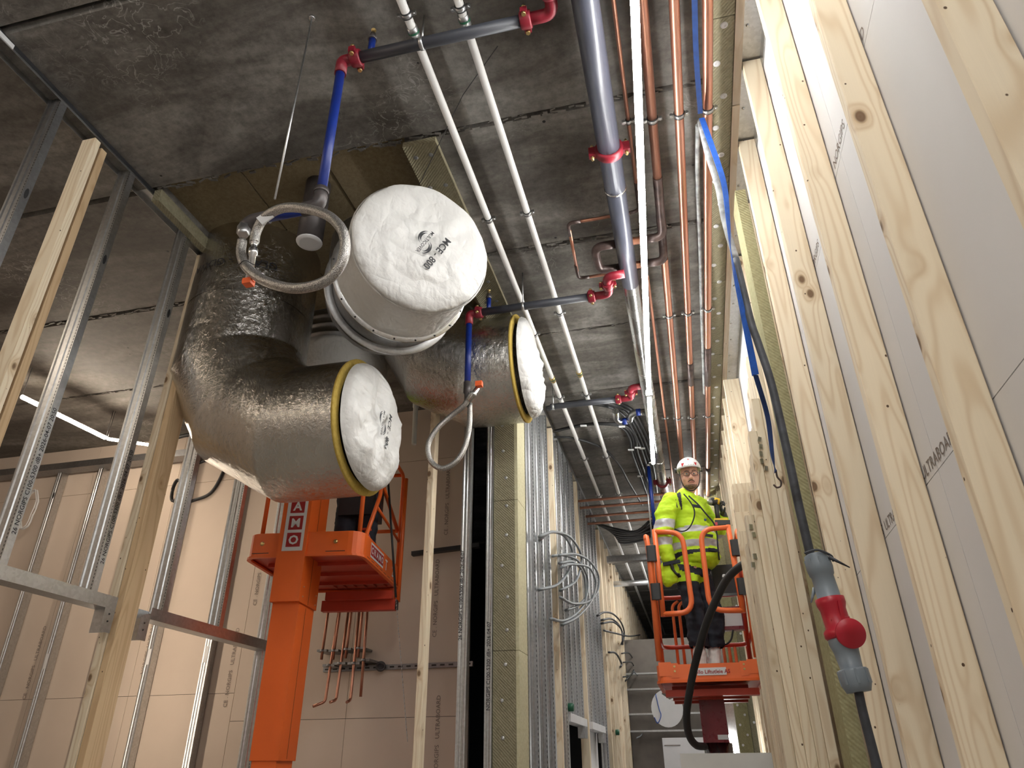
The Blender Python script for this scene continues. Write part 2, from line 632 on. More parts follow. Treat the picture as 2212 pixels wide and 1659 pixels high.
X_, Y_, Z_ = Vector((1, 0, 0)), Vector((0, 1, 0)), Vector((0, 0, 1))
ORD = 'first second third fourth fifth sixth seventh eighth ninth tenth eleventh twelfth thirteenth fourteenth fifteenth sixteenth seventeenth eighteenth nineteenth twentieth'.split()

# ================================================================== the setting
# ceiling of concrete planks with a shaft opening
ceil = Thing('ceiling', 'grey concrete plank ceiling with lime stains and open joints', None, (0, 0, H), kind='structure')
J0, JW = 3.015, 1.24
ys = [J0 + JW * k for k in range(-7, 18)]
for i in range(len(ys) - 1):
    a, b = ys[i] + 0.006, ys[i + 1] - 0.006
    dz = random.uniform(-0.006, 0.008)
    segs = [(-9.2, 2.0)]
    if 3.0 < (a + b) / 2 < 5.45:
        segs = [(-9.2, -3.2), (-1.42, 2.0)]
    for x0, x1 in segs:
        mb = MB()
        z0 = H + dz
        mb.prism([(a, z0 + 0.03), (a + 0.018, z0), (b - 0.018, z0), (b, z0 + 0.03), (b, H + 0.25), (a, H + 0.25)], (x0, 0, 0), Y_, Z_, (x1 - x0, 0, 0))
        ceil.part('panel', mb, 'concrete')
mb = MB().box(-9.2, 2.0, ys[0], ys[-1], H + 0.25, H + 0.3)
ceil.part('slab_top', mb, 'floor')
# ragged lime crust along the slab joints
for jy, x0, x1 in ((J0, -3.2, 0.4), (J0 + JW, -1.3, 0.7), (J0 + 2 * JW, -1.2, 0.5), (J0 + 3 * JW, -1.2, 0.3), (J0 + 2 * JW, -6.5, -3.4), (J0 + JW, -6.5, -3.4)):
    mb = MB()
    x = x0
    while x < x1:
        w = random.uniform(0.01, 0.04)
        if random.random() < 0.62:
            yy = jy + random.uniform(-0.02, 0.02)
            mb.obox((x, yy, H - 0.001), (w, random.uniform(0.003, 0.009), 0.004), (1, random.uniform(-.4, .4), 0), (0, 1, 0))
        x += w
    ceil.part('joint_crust', mb, 'sticker_white' if False else 'concrete', kind='stuff')

# mineral wool boards closing the shaft opening
wb = Thing('wool_board', 'brown mineral wool boards closing the shaft opening around the ducts', 'insulation', (-2.3, 4.2, H))
for k, (x0, x1) in enumerate(((-3.25, -2.62), (-2.62, -2.02), (-2.02, -1.36))):
    wb.part('board', MB().box(x0 + 0.004, x1 - 0.004, 3.0, 5.49, H + 0.06 + 0.006 * (k % 2), H + 0.15), 'wool_dark')
ws = Thing('wool_strip', 'ribbed mineral wool strip screwed to the ceiling beside the white pipes', 'insulation', (-1.3, 4.2, H - 0.04))
ws.part('board', MB().box(-1.43, -1.21, 3.03, 5.6, H - 0.045, H - 0.002), 'wool')
for k in range(9):
    for dx in (-1.37, -1.27):
        ws.part('washer', MB().lathe([(0, .016), (.003, .016), (.004, .006)], (dx + random.uniform(-.01, .01), 3.13 + k * 0.28, H - 0.046), (0, 0, -1), 10), 'steel_dark')
ws2 = Thing('wool_strip', 'narrow olive wool strip along the metal ceiling track of the left partition', 'insulation', (-3.2, 4.2, H - 0.06))
ws2.part('board', MB().box(-3.245, -3.19, 3.02, 5.5, H - 0.10, H - 0.002), 'wool')
# ceiling wool strip along the right wall with white washers
ws3 = Thing('wool_strip', 'long olive wool strip with white screw washers along the right ceiling edge', 'insulation', (0.53, 6, H - 0.04))
for k in range(10):
    ws3.part('board', MB().box(0.475, 0.60, 0.2 + k * 1.2, 1.395 + k * 1.2, H - 0.04, H - 0.002), 'wool')
for k in range(40):
    y = 1.0 + k * 0.235
    x = 0.555 if k % 2 else 0.515
    ws3.part('washer', MB().lathe([(0, .02), (.003, .02), (.005, .007), (.002, .005)], (x + random.uniform(-.012, .012), y, H - 0.041), (0, 0, -1), 12), 'sticker_white', label='white screw washer' if k == 0 else None)

# floor and enclosing walls
single('floor', MB().box(-9.2, 2.0, -5.2, 24.5, -C - 0.1, -C), 'floor', 'bare concrete floor', None, kind='structure')


def board_wall(name, label, boards, mat, base):
    t = Thing(name, label, None, base, kind='structure')
    for b in boards:
        t.part('panel', MB().box(*b), mat)
    return t


# back wall of beige boards (Y = 6.7), boards 1.2 wide with an upper row joint
bl = []
x = -9.2
while x < -2.03:
    x1 = min(x + 1.2, -2.02)
    for z0, z1 in ((-C, 0.42 + (0.25 if x < -5 else 0)), (0.42 + (0.25 if x < -5 else 0), 2.92), (2.92, H)):
        bl.append((x + 0.002, x1 - 0.002, 6.7, 6.713, z0 + 0.002, z1 - 0.002))
    x += 1.2
wbk = board_wall('wall_back', 'beige gypsum board wall with printed lettering behind the studs', bl, 'gyps', (-5.6, 6.7, -C))
wbk.part('backing', MB().box(-9.2, -2.02, 6.714, 6.75, -C, H), 'black')
bl = []
for k in range(-5, 22):
    for z0, z1 in ((-C, -.5), (-.5, .765), (.765, 2.035), (2.035, 3.3), (3.3, H)):
        bl.append((0.757, 0.77, k * 1.25 - .3, k * 1.25 + .947, z0 + .0015, z1 - .0015))
wrt = board_wall('wall_right', 'pale gypsum board wall behind the timber studs', bl, 'gyps_w', (0.77, 5, -C))
wrt.part('backing', MB().box(0.771, 0.8, -6, 24, -C, H), 'black')
bl = []
for k in range(0, 15):
    y0 = 5.95 + 1.2 * k
    z0 = 0.45 if k in (2, 3, 4) and k != 3 else -C
    bl.append((-1.425, -1.412, y0 + .002, y0 + 1.198, z0, H))
wlf = board_wall('wall_left', 'pale board behind the metal studs of the corridor wall', bl, 'gyps_w', (-1.42, 12, -C))
wlf.part('backing', MB().box(-1.45, -1.43, 5.95, 24, 0.47, H), 'black')
single('wall_west', MB().box(-9.3, -9.2, -5.2, 6.8, -C, H), 'gyps', 'far left board wall', None, kind='structure')
single('wall_south', MB().box(-9.2, 2.0, -5.3, -5.2, -C, H), 'gyps_w', 'board wall behind the viewer', None, kind='structure')
single('wall_north', MB().box(-9.2, 2.0, 24, 24.1, -C, H), 'gyps_w', 'board wall closing the end of the corridor', None, kind='structure')
single('wall_void', MB().box(-9.2, -1.46, 12, 12.1, -C, H), 'black', 'dark wall beyond the shaft', None, kind='structure')  # black colour stands in for the unlit space past the shaft
# lettering on boards
for px, py, n in ((75, 1430, 0), (322, 1388, 1), (500, 1440, 0), (562, 1230, 0), (942, 1290, 0), (944, 1600, 0), (966, 1080, 0), (310, 1160, 1)):
    p = at(px, py, Y=6.695)
    mb = text_mb('CE . NORGIPS   ULTRABOARD' if n == 0 else 'NORGIPS  ULTRABOARD', 0.055, flat(p, Z_, -X_), 0.004)
    wbk.part('lettering', mb, 'ink_grey', label='NORGIPS ULTRABOARD print')
for (px, py), z in (((1925, 1160), 0.80), ((1838, 250), 2.075), ((1790, 560), 2.075), ((2010, 1048), .80)):
    p = at(px, py, X=0.7555)
    wrt.part('lettering', text_mb('NORGIPS  ULTRABOARD', 0.055, flat((0.7555, p.y, z), (0, -1, 0), Z_), 0.003), 'ink_grey', label='NORGIPS ULTRABOARD print')

# ================================================================== partition studs
def c_stud_mb(x0, x1, y, z0, z1, w=0.045, open_dir=1):
    """C stud: web plane at y (facing -Y), flanges along +Y"""
    t = 0.0015
    mb = MB()
    n = 7
    pts = []
    xs_ = [x0, x0 + 0.012, x0 + 0.02, (x0 + x1) / 2 - 0.012, (x0 + x1) / 2 - .006, (x0 + x1) / 2 + .006, (x0 + x1) / 2 + 0.012, x1 - 0.02, x1 - 0.012, x1]
    yo = [0, 0, 0.005, 0.005, 0, 0, 0.005, 0.005, 0, 0]
    outer = [(a, y + b) for a, b in zip(xs_, yo)]
    poly = [(x0 + 0.012, y + w), (x0, y + w)] + outer + [(x1, y + w), (x1 - 0.012, y + w), (x1 - 0.012, y + w - 0.003), (x1 - t, y + w - 0.003)]
    poly += [(a if 0 < i < 9 else (a + t if i == 0 else a - t), b + t) for i, (a, b) in reversed(list(enumerate(outer)))]
    poly += [(x0 + t, y + w - 0.003), (x0 + 0.012, y + w - 0.003)]
    mb.prism(poly, (0, 0, z0), X_, Y_, (0, 0, z1 - z0))
    return mb


def metal_stud(y, z0, label, txt=None, x0=-3.35, x1=-3.25, holes=True, group='metal studs of the left partition', mat='steel'):
    t = Thing('metal_stud', label, 'stud', ((x0 + x1) / 2, y, z0), group)
    t.part('channel', c_stud_mb(x0, x1, y, z0, H - 0.01), mat)
    if holes:
        mb = MB()
        for k in range(int((H - z0) / 0.02)):
            mb.box(x1 - 0.0095, x1 - 0.006, y - 0.001, y + 0.004, z0 + 0.02 * k, z0 + 0.02 * k + 0.011)
        t.part('perforation', mb, 'black', kind='stuff')
        mb = MB().prism([(math.cos(a) * .012, math.sin(a) * .035) for a in [i * math.pi / 6 for i in range(12)]], (x1 + .0005, y + 0.022, H - 0.75), Y_, Z_, (0.001, 0, 0))
        t.part('service_hole', mb, 'black')
    if txt:
        t.part('lettering', text_mb('26 NORGIPS C100-5300 dB+ 2026-04-07 20:50', 0.036, flat((x1 + .0012, y + 0.022, z0 + 0.52), Z_, -Y_), 0.01), 'ink', label='black printed product marking')
    return t


metal_stud(2.21, .885, 'dark grey metal stud nearest the top left, before the paired timber', mat='steel_dark')
metal_stud(2.80, .885, 'metal stud with a printed date, just beyond the paired timber studs', True)
metal_stud(3.41, .885, 'metal stud with printing, standing before the cracked timber post', True)
metal_stud(4.02, .885, 'metal stud just beyond the cracked timber post')
metal_stud(4.63, .885, 'metal stud partly behind the big lower foil elbow')
metal_stud(5.30, -C, 'metal stud behind the orange mast lift column at the track end')
metal_stud(5.48, -C, 'metal corner stud in the dark beside the mast lift', holes=False)
# ceiling track
t = Thing('ceiling_track', 'bent galvanised track fixed to the ceiling above the left partition', 'track', (-3.3, 2.5, H))
t.part('channel', MB().box(-3.352, -3.248, -1.0, 5.6, H - .004, H - .0005).box(-3.2495, -3.248, -1, 5.6, H - .045, H).box(-3.352, -3.3505, -1, 5.6, H - .045, H), 'steel')
t.part('foam_strip', MB().box(-3.2475, -3.243, -1, 3.02, H - .03, H - .0005), 'rubber')
t.part('sticker', MB().box(-3.2478, -3.2418, 1.72, 1.86, H - .042, H - .012), 'sticker_white', label='white barcode sticker')
metal_stud(1.61, .885, 'bright perforated metal stud cutting the top left corner')


def timber(x0, x1, y0, y1, z0, z1, label, group, mat='pine', name='timber_stud', cat='stud'):
    mb = MB()
    b = 0.003
    poly = [(x0 + b, y0), (x1 - b, y0), (x1, y0 + b), (x1, y1 - b), (x1 - b, y1), (x0 + b, y1), (x0, y1 - b), (x0, y0 + b)]
    mb.prism(poly, (0, 0, z0), X_, Y_, (0, 0, z1 - z0))
    return single(name, mb, mat, label, cat, group)


g = 'timber studs of the left partition'
timber(-3.35, -3.252, 2.49, 2.538, -C, H - .05, 'paler of the two paired timber studs at the upper left', g)
timber(-3.35, -3.262, 2.560, 2.608, -C, H - .065, 'orange-toned timber stud of the pair at the upper left', g, 'pine_warm')
timber(-3.352, -3.30, 3.66, 3.80, -C, H - .05, 'cracked pale half of the tall timber post left of the foil duct', g)
timber(-3.298, -3.25, 3.67, 3.81, -C, H - .06, 'orange knotty half of the tall timber post left of the foil duct', g, 'pine_warm')

# door headers (low tracks)
for y0, y1, lab, bx in ((1.9, 3.62, 'galvanised header track over the first opening, left of the timber post', 3.52), (3.92, 5.46, 'dark reflecting header track over the opening right of the timber post', 3.94)):
    t = Thing('header_track', lab, 'track', (-3.3, (y0 + y1) / 2, .85))
    t.part('channel', MB().box(-3.353, -3.247, y0, y1, .83, .833).box(-3.2485, -3.2465, y0, y1, .83, .90).box(-3.3535, -3.352, y0, y1, .83, .90), 'steel')
    sgn = 1 if y0 < 3 else -1
    t.part('end_bracket', MB().box(-3.353, -3.247, bx + .06 * sgn, bx + .063 * sgn, .70, .83).box(-3.2485, -3.2465, bx + .02 * sgn, bx + .1 * sgn, .70, .83), 'steel')
    for q in (.76, .80):
        t.part('screw', MB().lathe([(0, .006), (.004, .004)], (-3.246, bx + .06 * sgn, q), (1, 0, 0), 8), 'black')

# far-left room: studs in front of the boards
for k, X0 in enumerate((-7.8, -7.2, -6.62, -6.0, -5.38, -4.72, -4.15)):
    t = Thing('metal_stud', ['', 'far metal stud at the picture edge against the beige boards', 'far metal stud second from the picture edge against the beige boards', 'far metal stud behind the dated near stud', 'far metal stud third before the orange lift against the boards', 'far metal stud second before the orange lift against the boards', 'far metal stud beside the orange lift column against the boards'][k] or 'outermost far metal stud half hidden by near studs', 'stud', (X0, 6.6, -C), 'metal studs before the beige boards')
    t.part('channel', c_stud_mb(X0 - .035, X0 + .035, 6.60, -C, H - .3, .09), 'steel')
    t.part('service_hole', MB().prism([(math.cos(a) * .012, math.sin(a) * .04) for a in [i * math.pi / 6 for i in range(12)]], (X0 + .005, 6.599, 2.9 if k % 2 else 1.0), X_, Z_, (0, -.001, 0)), 'black')
    if k in (2, 4, 5):
        t.part('sticker', MB().box(X0 - .02, X0 + .02, 6.597, 6.5995, .95, 1.1), 'sticker_white', label='small white sticker')
single('dark_rail', MB().box(-9.1, -3.4, 6.5, 6.66, H - .34, H - .26), 'steel_dark', 'dark rail along the top of the beige board wall', 'rail')
t = Thing('cable_conduit', 'black ceiling conduit hanging on rods above the beige wall', 'conduit', (-5, 6.3, 3.2))
t.part('pipe', MB().tube([(-5.6, 6.3, 3.3), (-5.3, 6.3, 3.34), (-3.4, 6.3, 3.34)], .022), 'rubber')
t.part('hanger', MB().cyl((-4.35, 6.3, 3.34), (-4.35, 6.3, H), .004, 6), 'steel_dark')
pts = [at(*p, Y=6.68) for p in ((430, 1000), (470, 985), (490, 990), (482, 1020), (455, 1065), (413, 1083))]
single('hose_piece', MB().tube(spline(pts), .018, 8), 'rubber', 'short curved black hose sticking out left below the foil elbow', 'hose')
cc = at(62, 1100, Y=6.57)
single('cable_coil', MB().tube([cc + Vector((math.cos(a) * .09 + .01 * math.sin(5 * a), .02 * math.sin(a * .37), math.sin(a) * .24)) for a in [i * .35 for i in range(72)]], .006, 6), 'sticker_white', 'white cable coil hanging behind the left dated stud', 'cable')
cc = at(380, 1060, Y=6.57)
single('cable_coil', MB().tube([cc + Vector((math.cos(a) * .05, .02 * math.sin(a * .37), math.sin(a) * .13)) for a in [i * .4 for i in range(40)]], .01, 6), 'rubber', 'black cable coil hung behind the metal stud beside the post', 'cable')

# LED tubes
def led(name, pts, r, mat, label, clips=True, cap=True):
    t = Thing(name, label, 'lamp', Vector(pts[0]))
    for i in range(len(pts) - 1):
        a, b = Vector(pts[i]), Vector(pts[i + 1])
        tb = t.part('tube', MB().tube([a, b], r, 10), mat)
        if cap and abs(a.z - b.z) < .3:
            d = (b - a).normalized()
            sd = d.cross(Z_).normalized()
            hh = MB()
            arc = [(math.cos(q) * r * 1.25, math.sin(q) * r * 1.25) for q in [math.radians(38 + 8 * j) for j in range(14)]]
            arc += [(math.cos(q) * r * 1.08, math.sin(q) * r * 1.08) for q in [math.radians(142 - 8 * j) for j in range(14)]]
            hh.prism(arc, a, sd, Z_ if True else Z_, b - a)
            t.part('housing', hh, 'shiny', label='reflecting upper housing')
    if not clips:
        for p in (pts[0], pts[-1]):
            p = Vector(p)
            if p.z > 1 or abs(pts[0][2] - pts[-1][2]) < .1:
                t.part('hanger', MB().cyl(p, (p.x, p.y, H), .003, 6), 'steel_dark')
    if clips:
        for p in pts[1:-1]:
            p = Vector(p)
            t.part('clip', MB().box(p.x - .03, p.x + .03, p.y - .015, p.y + .015, p.z - r * 1.3, p.z + r * 1.5), 'sticker_white')
            t.part('hanger', MB().cyl(p, (p.x, p.y, H), .003, 6), 'steel_dark')
    return t


q0, q1, q2 = at(1371, 0, Z=3.12), at(1402, 850, Z=3.12), at(1411, 1000, Z=3.12)
dq = (q1 - q0)
led('led_tube', [q0 - dq * 1.1, q0 - dq * .25, q1, q2], .021, 'led', 'blazing white LED tube hung along the corridor ceiling among the pipes')
led('led_tube', [at(47, 857, Z=3.2), at(228, 946, Z=3.2)], .02, 'led_warm', 'warm LED tube below the ceiling of the left room', False)
led('led_tube', [at(232, 948, Z=3.2), at(330, 962, Z=3.2)], .016, 'led_warm', 'second dimmer LED tube continuing towards the foil duct', False)
led('led_tube', [(-5.2, 5.9, -.2), (-5.2, 5.9, 2.7)], .02, 'led_soft', 'upright LED work light of the left room hidden behind the timber post', False)  # added, unseen tube that brightens the left room boards
led('led_tube', [(.16, 9.6, 3.30), (.34, 15.0, 3.30)], .021, 'led', 'LED tube of the far corridor hidden behind the worker', False, False)  # added out of sight to lift the dark corridor end
led('led_tube', [(-1.2, -3.2, 2.7), (-1.2, -.8, 2.7)], .021, 'led', 'LED tube of the corridor behind the viewer', False, False)  # added fill for the stud faces and the near right wall
led('led_tube', [(-5.2, -3.0, 3.3), (-5.2, 1.0, 3.3)], .02, 'led_warm', 'LED tube of the left room outside the picture', False)

# ================================================================== shaft: back details
def board_post(px, Y, w, d, label, z0=-C, z1=H - .02):
    p = at(px, 1659, Y=Y)
    return timber(p.x - w / 2, p.x + w / 2, Y, Y + d, z0, z1, label, None)


board_post(897, 5.2, .05, .098, 'single pale timber post standing in the dark shaft opening')
t = Thing('metal_stud', 'printed galvanised stud standing in the dark shaft', 'stud', at(992, 1659, Y=5.4), None)
b = at(992, 1659, Y=5.4)
t.part('channel', c_stud_mb(b.x - .035, b.x + .035, 5.4, -C, H - .02, .07), 'steel')
t.part('lettering', text_mb('26 NORGIPS C100-5300 dB+ 2026-04-07', .04, flat((b.x - .02, 5.398, 1.2), Z_, -X_), .01), 'ink', label='black printed product marking')
t = Thing('rail_channel', 'perforated dark channel with clamps across the shaft wall', 'rail', (-2.6, 6.6, .95))
p, q = at(700, 1447, Y=6.68), at(1022, 1434, Y=6.68)
t.part('channel', MB().obox((p + q) / 2, ((q - p).length / 2, .02, .022), q - p, Y_), 'steel_dark')
for k in range(18):
    c_ = p + (q - p) * (k + .5) / 18
    t.part('slot', MB().obox(c_ + Vector((0, -.0205, 0)), (.022, .001, .007), q - p, Y_), 'black')
p, q = at(905, 1195, Y=6.62), at(1022, 1180, Y=6.62)
single('dark_rail', MB().obox((p + q) / 2, (.35, .03, .02), q - p, Y_), 'black', 'dark upper rail across the shaft wall behind the timber post', 'rail')
# copper drops on the shaft wall
tops = [(703, 1342), (727, 1345), (752, 1340), (772, 1338), (790, 1336)]
g = 'short copper pipes clamped on the shaft wall'
for k, (a, b2) in enumerate((((712, 1300), (694, 1425)), ((737, 1300), (719, 1425)), ((762, 1300), (746, 1422)), ((785, 1300), (773, 1420)))):
    p, q = at(*a, Y=6.5), at(*b2, Y=6.5)
    t = Thing('copper_pipe', ORD[k] + ' of the short copper ends from the mast lift, on the shaft wall', 'pipe', q, g)
    t.part('pipe', MB().cyl(p, q, .013, 10), 'copper')
    c_ = q + Vector((0, .0, .07))
    t.part('clamp', MB().lathe([(0, .022), (.02, .022)], c_, (0, 0, 1), 12).box(c_.x - .05, c_.x + .05, c_.y - .01, c_.y + .2, c_.z, c_.z + .02), 'steel_dark')
for k, (a, b2, e) in enumerate((((735, 1300), (702, 1516), (676, 1526)), ((755, 1300), (726, 1512), (713, 1517)), ((778, 1300), (757, 1512), (749, 1517)), ((795, 1300), (779, 1505), None))):
    p, q = at(*a, Y=6.5), at(*b2, Y=6.5)
    t = Thing('copper_pipe', ('long copper drop pipe with a bent foot, ' + ORD[k] + ' from the mast lift') if e else 'straight long copper drop pipe farthest from the mast lift', 'pipe', q, 'long copper drop pipes on the shaft wall')
    t.part('pipe', MB().tube(fillet([p, q] + ([at(*e, Y=6.42)] if e else []), .03), .013, 10), 'copper')
    c_ = q + Vector((0, .0, .30))
    t.part('clamp', MB().lathe([(0, .024), (.022, .024)], c_, (0, 0, 1), 12).box(c_.x - .06, c_.x + .06, c_.y - .01, c_.y + .2, c_.z, c_.z + .022), 'steel_dark')
p = at(822, 1441, Y=6.64)
single('pipe_clamp', MB().lathe([(0, .045), (.03, .045), (.03, .03), (0, .03)], p, (.5, -1, .3), 16), 'iron', 'open black pipe clamp on the shaft wall channel', 'clamp')
p, q = at(899, 862, Y=5.95), at(894, 960, Y=5.95)
t = Thing('plastic_pipe', 'short white plastic pipe end hanging in the dark shaft', 'pipe', q)
t.part('pipe', MB().lathe([(0, .024), (.4, .024), (.4, .03), (.45, .03)], q, p - q, 16).lathe([(0, .02), (H - p.z, .02)], p, Z_, 12), 'white_pipe')

# wool column at the corridor corner
t = Thing('wool_column', 'ribbed mineral wool column with screw washers at the corridor corner', 'column', (-1.4, 5.75, -C))
for k in range(5):
    z0 = -C + k * 1.2
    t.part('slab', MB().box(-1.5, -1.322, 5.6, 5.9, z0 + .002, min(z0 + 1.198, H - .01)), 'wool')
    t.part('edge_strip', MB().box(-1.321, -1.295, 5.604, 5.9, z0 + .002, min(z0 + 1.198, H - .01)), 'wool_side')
for k in range(19):
    z = -1.3 + k * .25
    t.part('washer', MB().lathe([(0, .014), (.003, .014), (.004, .005)], (-1.41 + random.uniform(-.03, .03), 5.599, z), (0, -1, 0), 10), 'steel')
t = Thing('metal_stud', 'bright edge stud hugging the shaft side of the wool column', 'stud', (-1.53, 5.62, -C))
t.part('channel', c_stud_mb(-1.56, -1.503, 5.58, -C, H - .02, .04), 'steel')
t.part('lettering', text_mb('NORGIPS C100-5300 dB+ 2026-04-07', .04, flat((-1.53, 5.578, .7), Z_, -X_), .01), 'ink')

# corridor left wall
t = Thing('ceiling_track', 'galvanised track on the ceiling over the corridor studs', 'track', (-1.35, 12, H))
t.part('channel', MB().box(-1.40, -1.298, 5.9, 23.8, H - .05, H - .048).box(-1.299, -1.297, 5.9, 23.8, H - .06, H - .001), 'steel')
gm, gt = 'metal studs of the corridor wall', 'timber studs of the corridor wall'
ylist = [5.96 + .36 * k for k in range(15)]
proto = None
nn = 0
for k, y in enumerate(ylist):
    if k in (4, 9):
        timber(-1.40, -1.30, y, y + .06, -C, H - .06, ['nearer', 'farther'][k > 5] + ' timber stud between the corridor metal studs', gt)
        continue
    op = 7.85 < y < 9.05 or 9.5 < y < 10.8
    lab = ORD[nn] + ' metal stud beyond the wool column in the corridor wall'
    if proto is None or op:
        t = Thing('metal_stud', lab, 'stud', (-1.35, y, -C if not op else .5), gm)
        z0 = .5 if op else -C
        t.part('channel', c_stud_mb(-1.40, -1.30, y, z0, H - .06, .05), 'steel')
        mb = MB()
        for j in range(int((H - z0) / .04)):
            mb.box(-1.311, -1.307, y - .001, y + .004, z0 + .04 * j, z0 + .04 * j + .02)
        t.part('perforation', mb, 'black', kind='stuff')
        proto = proto or t.o
    else:
        place(proto, (-1.35, y, -C), lab)
    nn += 1
nn = 0
for k in range(20):
    y = 11.5 + .6 * k
    if y > 23:
        break
    for dy in ((0,) if k % 3 else (0, .07)):
        timber(-1.40, -1.30, y + dy, y + dy + .05, -C, H - .06, ORD[min(19, k)] + (' doubled' if dy else '') + ' timber stud beyond the corridor metal studs', gt)
for k, (a, b2) in enumerate((((1232, 1550), (1268, 1562)), ((1280, 1572), (1308, 1582)))):
    p, q = at(*a, X=-1.29), at(*b2, X=-1.29)
    t = Thing('opening_header', ['nearer', 'farther'][k] + ' white header board over a dark opening in the corridor wall', 'header', (-1.3, (p.y + q.y) / 2, .48))
    t.part('board', MB().box(-1.40, -1.285, p.y, q.y, .42, .50), 'white_board')
    t.part('bracket', MB().box(-1.36, -1.28, q.y - .25, q.y - .05, .30, .42), 'steel')
for k, p in enumerate(((1228, 1528), (1330, 1582), (1356, 1445), (1418, 1650))):
    c_ = at(*p, X=-1.30)
    single('junction_box', MB().lathe([(0, .04), (.05, .04), (.055, .03)], c_, (1, 0, 0), 12), 'green', 'green junction box, ' + ORD[k] + ' along the corridor studs', 'box', 'green junction boxes')

# corridor conduit loops
def crop8(pts, X):
    return [at(1080 + a / 2.076, 860 + b / 2.076, X=X) for a, b in pts]


loops = [
    ([(180, 635), (230, 600), (290, 620), (325, 690), (310, 770), (260, 835), (180, 858)], -1.20, .014, 'conduit', 'grey conduit loop nearest the wool column, inner ring'),
    ([(180, 620), (240, 600), (310, 620), (355, 680), (365, 740), (340, 820), (275, 860)], -1.17, .014, 'conduit', 'grey conduit loop nearest the wool column, outer ring'),
    ([(240, 708), (290, 705), (350, 730), (390, 800), (390, 880), (350, 930), (298, 950)], -1.18, .014, 'conduit', 'small middle grey conduit loop on the corridor studs'),
    ([(265, 705), (340, 700), (400, 730), (440, 790), (440, 860), (400, 910), (330, 922), (275, 895)], -1.15, .014, 'conduit', 'widest grey conduit loop on the corridor studs'),
    ([(270, 740), (330, 735), (375, 790), (385, 900), (350, 960), (290, 998), (230, 990)], -1.16, .014, 'conduit', 'lowest darker grey conduit loop on the corridor studs'),
    ([(275, 760), (320, 745), (400, 760), (430, 830), (410, 910), (350, 980), (283, 1015)], -1.14, .014, 'conduit', 'grey conduit loop ending lowest on the corridor studs'),
    ([(438, 975), (470, 960), (510, 970), (545, 1010), (558, 1060), (545, 1100)], -1.18, .014, 'rubber', 'topmost black cable arc on the corridor studs'),
    ([(458, 995), (500, 990), (535, 1020), (555, 1070), (550, 1095)], -1.17, .014, 'rubber', 'second black cable arc on the corridor studs'),
    ([(458, 1010), (510, 1005), (545, 1040), (550, 1100)], -1.16, .014, 'rubber', 'third black cable arc on the corridor studs'),
    ([(470, 1043), (520, 1055), (580, 1068), (625, 1062)], -1.15, .013, 'rubber', 'flat black cable end pointing into the corridor'),
    ([(490, 1140), (520, 1145), (545, 1190), (540, 1205)], -1.18, .015, 'rubber', 'short black cable hook below the cable arcs'),
    ([(548, 1145), (580, 1145), (603, 1190), (590, 1240), (555, 1250)], -1.17, .012, 'rubber', 'round black cable loop below the cable arcs'),
    ([(555, 1185), (590, 1185), (600, 1220), (565, 1265)], -1.16, .012, 'rubber', 'smaller black cable loop below the cable arcs'),
    ([(600, 1225), (650, 1290), (670, 1400), (640, 1500), (612, 1525)], -1.1, .010, 'conduit', 'thin long grey cable arc far down the corridor'),
    ([(635, 1275), (680, 1300), (690, 1370), (645, 1435)], -1.05, .010, 'conduit', 'thin grey cable loop before the white disc'),
    ([(650, 1272), (715, 1290), (750, 1380), (720, 1455)], -1.0, .010, 'rubber', 'thin dark cable loop across the white disc')]
for pts, X, r, mt, lab in loops:
    q8 = crop8(pts, X)
    if X < -1.12:
        q8 = [q8[0] * (1.33 / -X)] + q8 + [q8[-1] * (1.33 / -X)]
    single('cable_loop', MB().tube(spline(q8, 6), r, 8), mt, lab, 'cable')

# ================================================================== pipes under the ceiling
def clamp_parts(t, c, r, ax='y', w=.018, rod=True):
    """rubber-lined pipe clamp round a pipe along Y, two screw lugs, threaded rod to the ceiling"""
    c = Vector(c)
    d = Y_
    o = t.part('clamp', MB().lathe([(-w / 2, r + .001), (-w / 2, r + .006), (w / 2, r + .006), (w / 2, r + .001)], c, d, 18, caps=False)
               .box(c.x - r - .028, c.x - r, c.y - .009, c.y + .009, c.z - .008, c.z + .008).box(c.x + r, c.x + r + .028, c.y - .009, c.y + .009, c.z - .008, c.z + .008)
               .lathe([(0, .007), (.03, .007)], (c.x - r - .018, c.y, c.z - .015), Z_, 6).lathe([(0, .007), (.03, .007)], (c.x + r + .018, c.y, c.z - .015), Z_, 6), 'steel')
    t.part('rubber_lining', MB().lathe([(-w / 2 - .007, r), (-w / 2 - .007, r + .005), (w / 2 + .007, r + .005), (w / 2 + .007, r)], c, d, 18, caps=False), 'rubber', parent=o)
    if rod:
        t.part('hanger_rod', MB().cyl((c.x, c.y, c.z + r), (c.x, c.y, H), .004, 6), 'steel_dark')


CY_ = (3.1, 5.24, 7.33, 9.5)
def long_pipe(name, label, pts, r, mat, clamps=(), n=16, group=None):
    t = Thing(name, label, 'pipe', pts[0], group)
    t.part('pipe', MB().tube(pts, r, n), mat)
    for y in clamps:
        for i in range(len(pts) - 1):
            a, b = Vector(pts[i]), Vector(pts[i + 1])
            if a.y <= y <= b.y:
                clamp_parts(t, a + (b - a) * ((y - a.y) / (b.y - a.y)), r)
                break
    return t


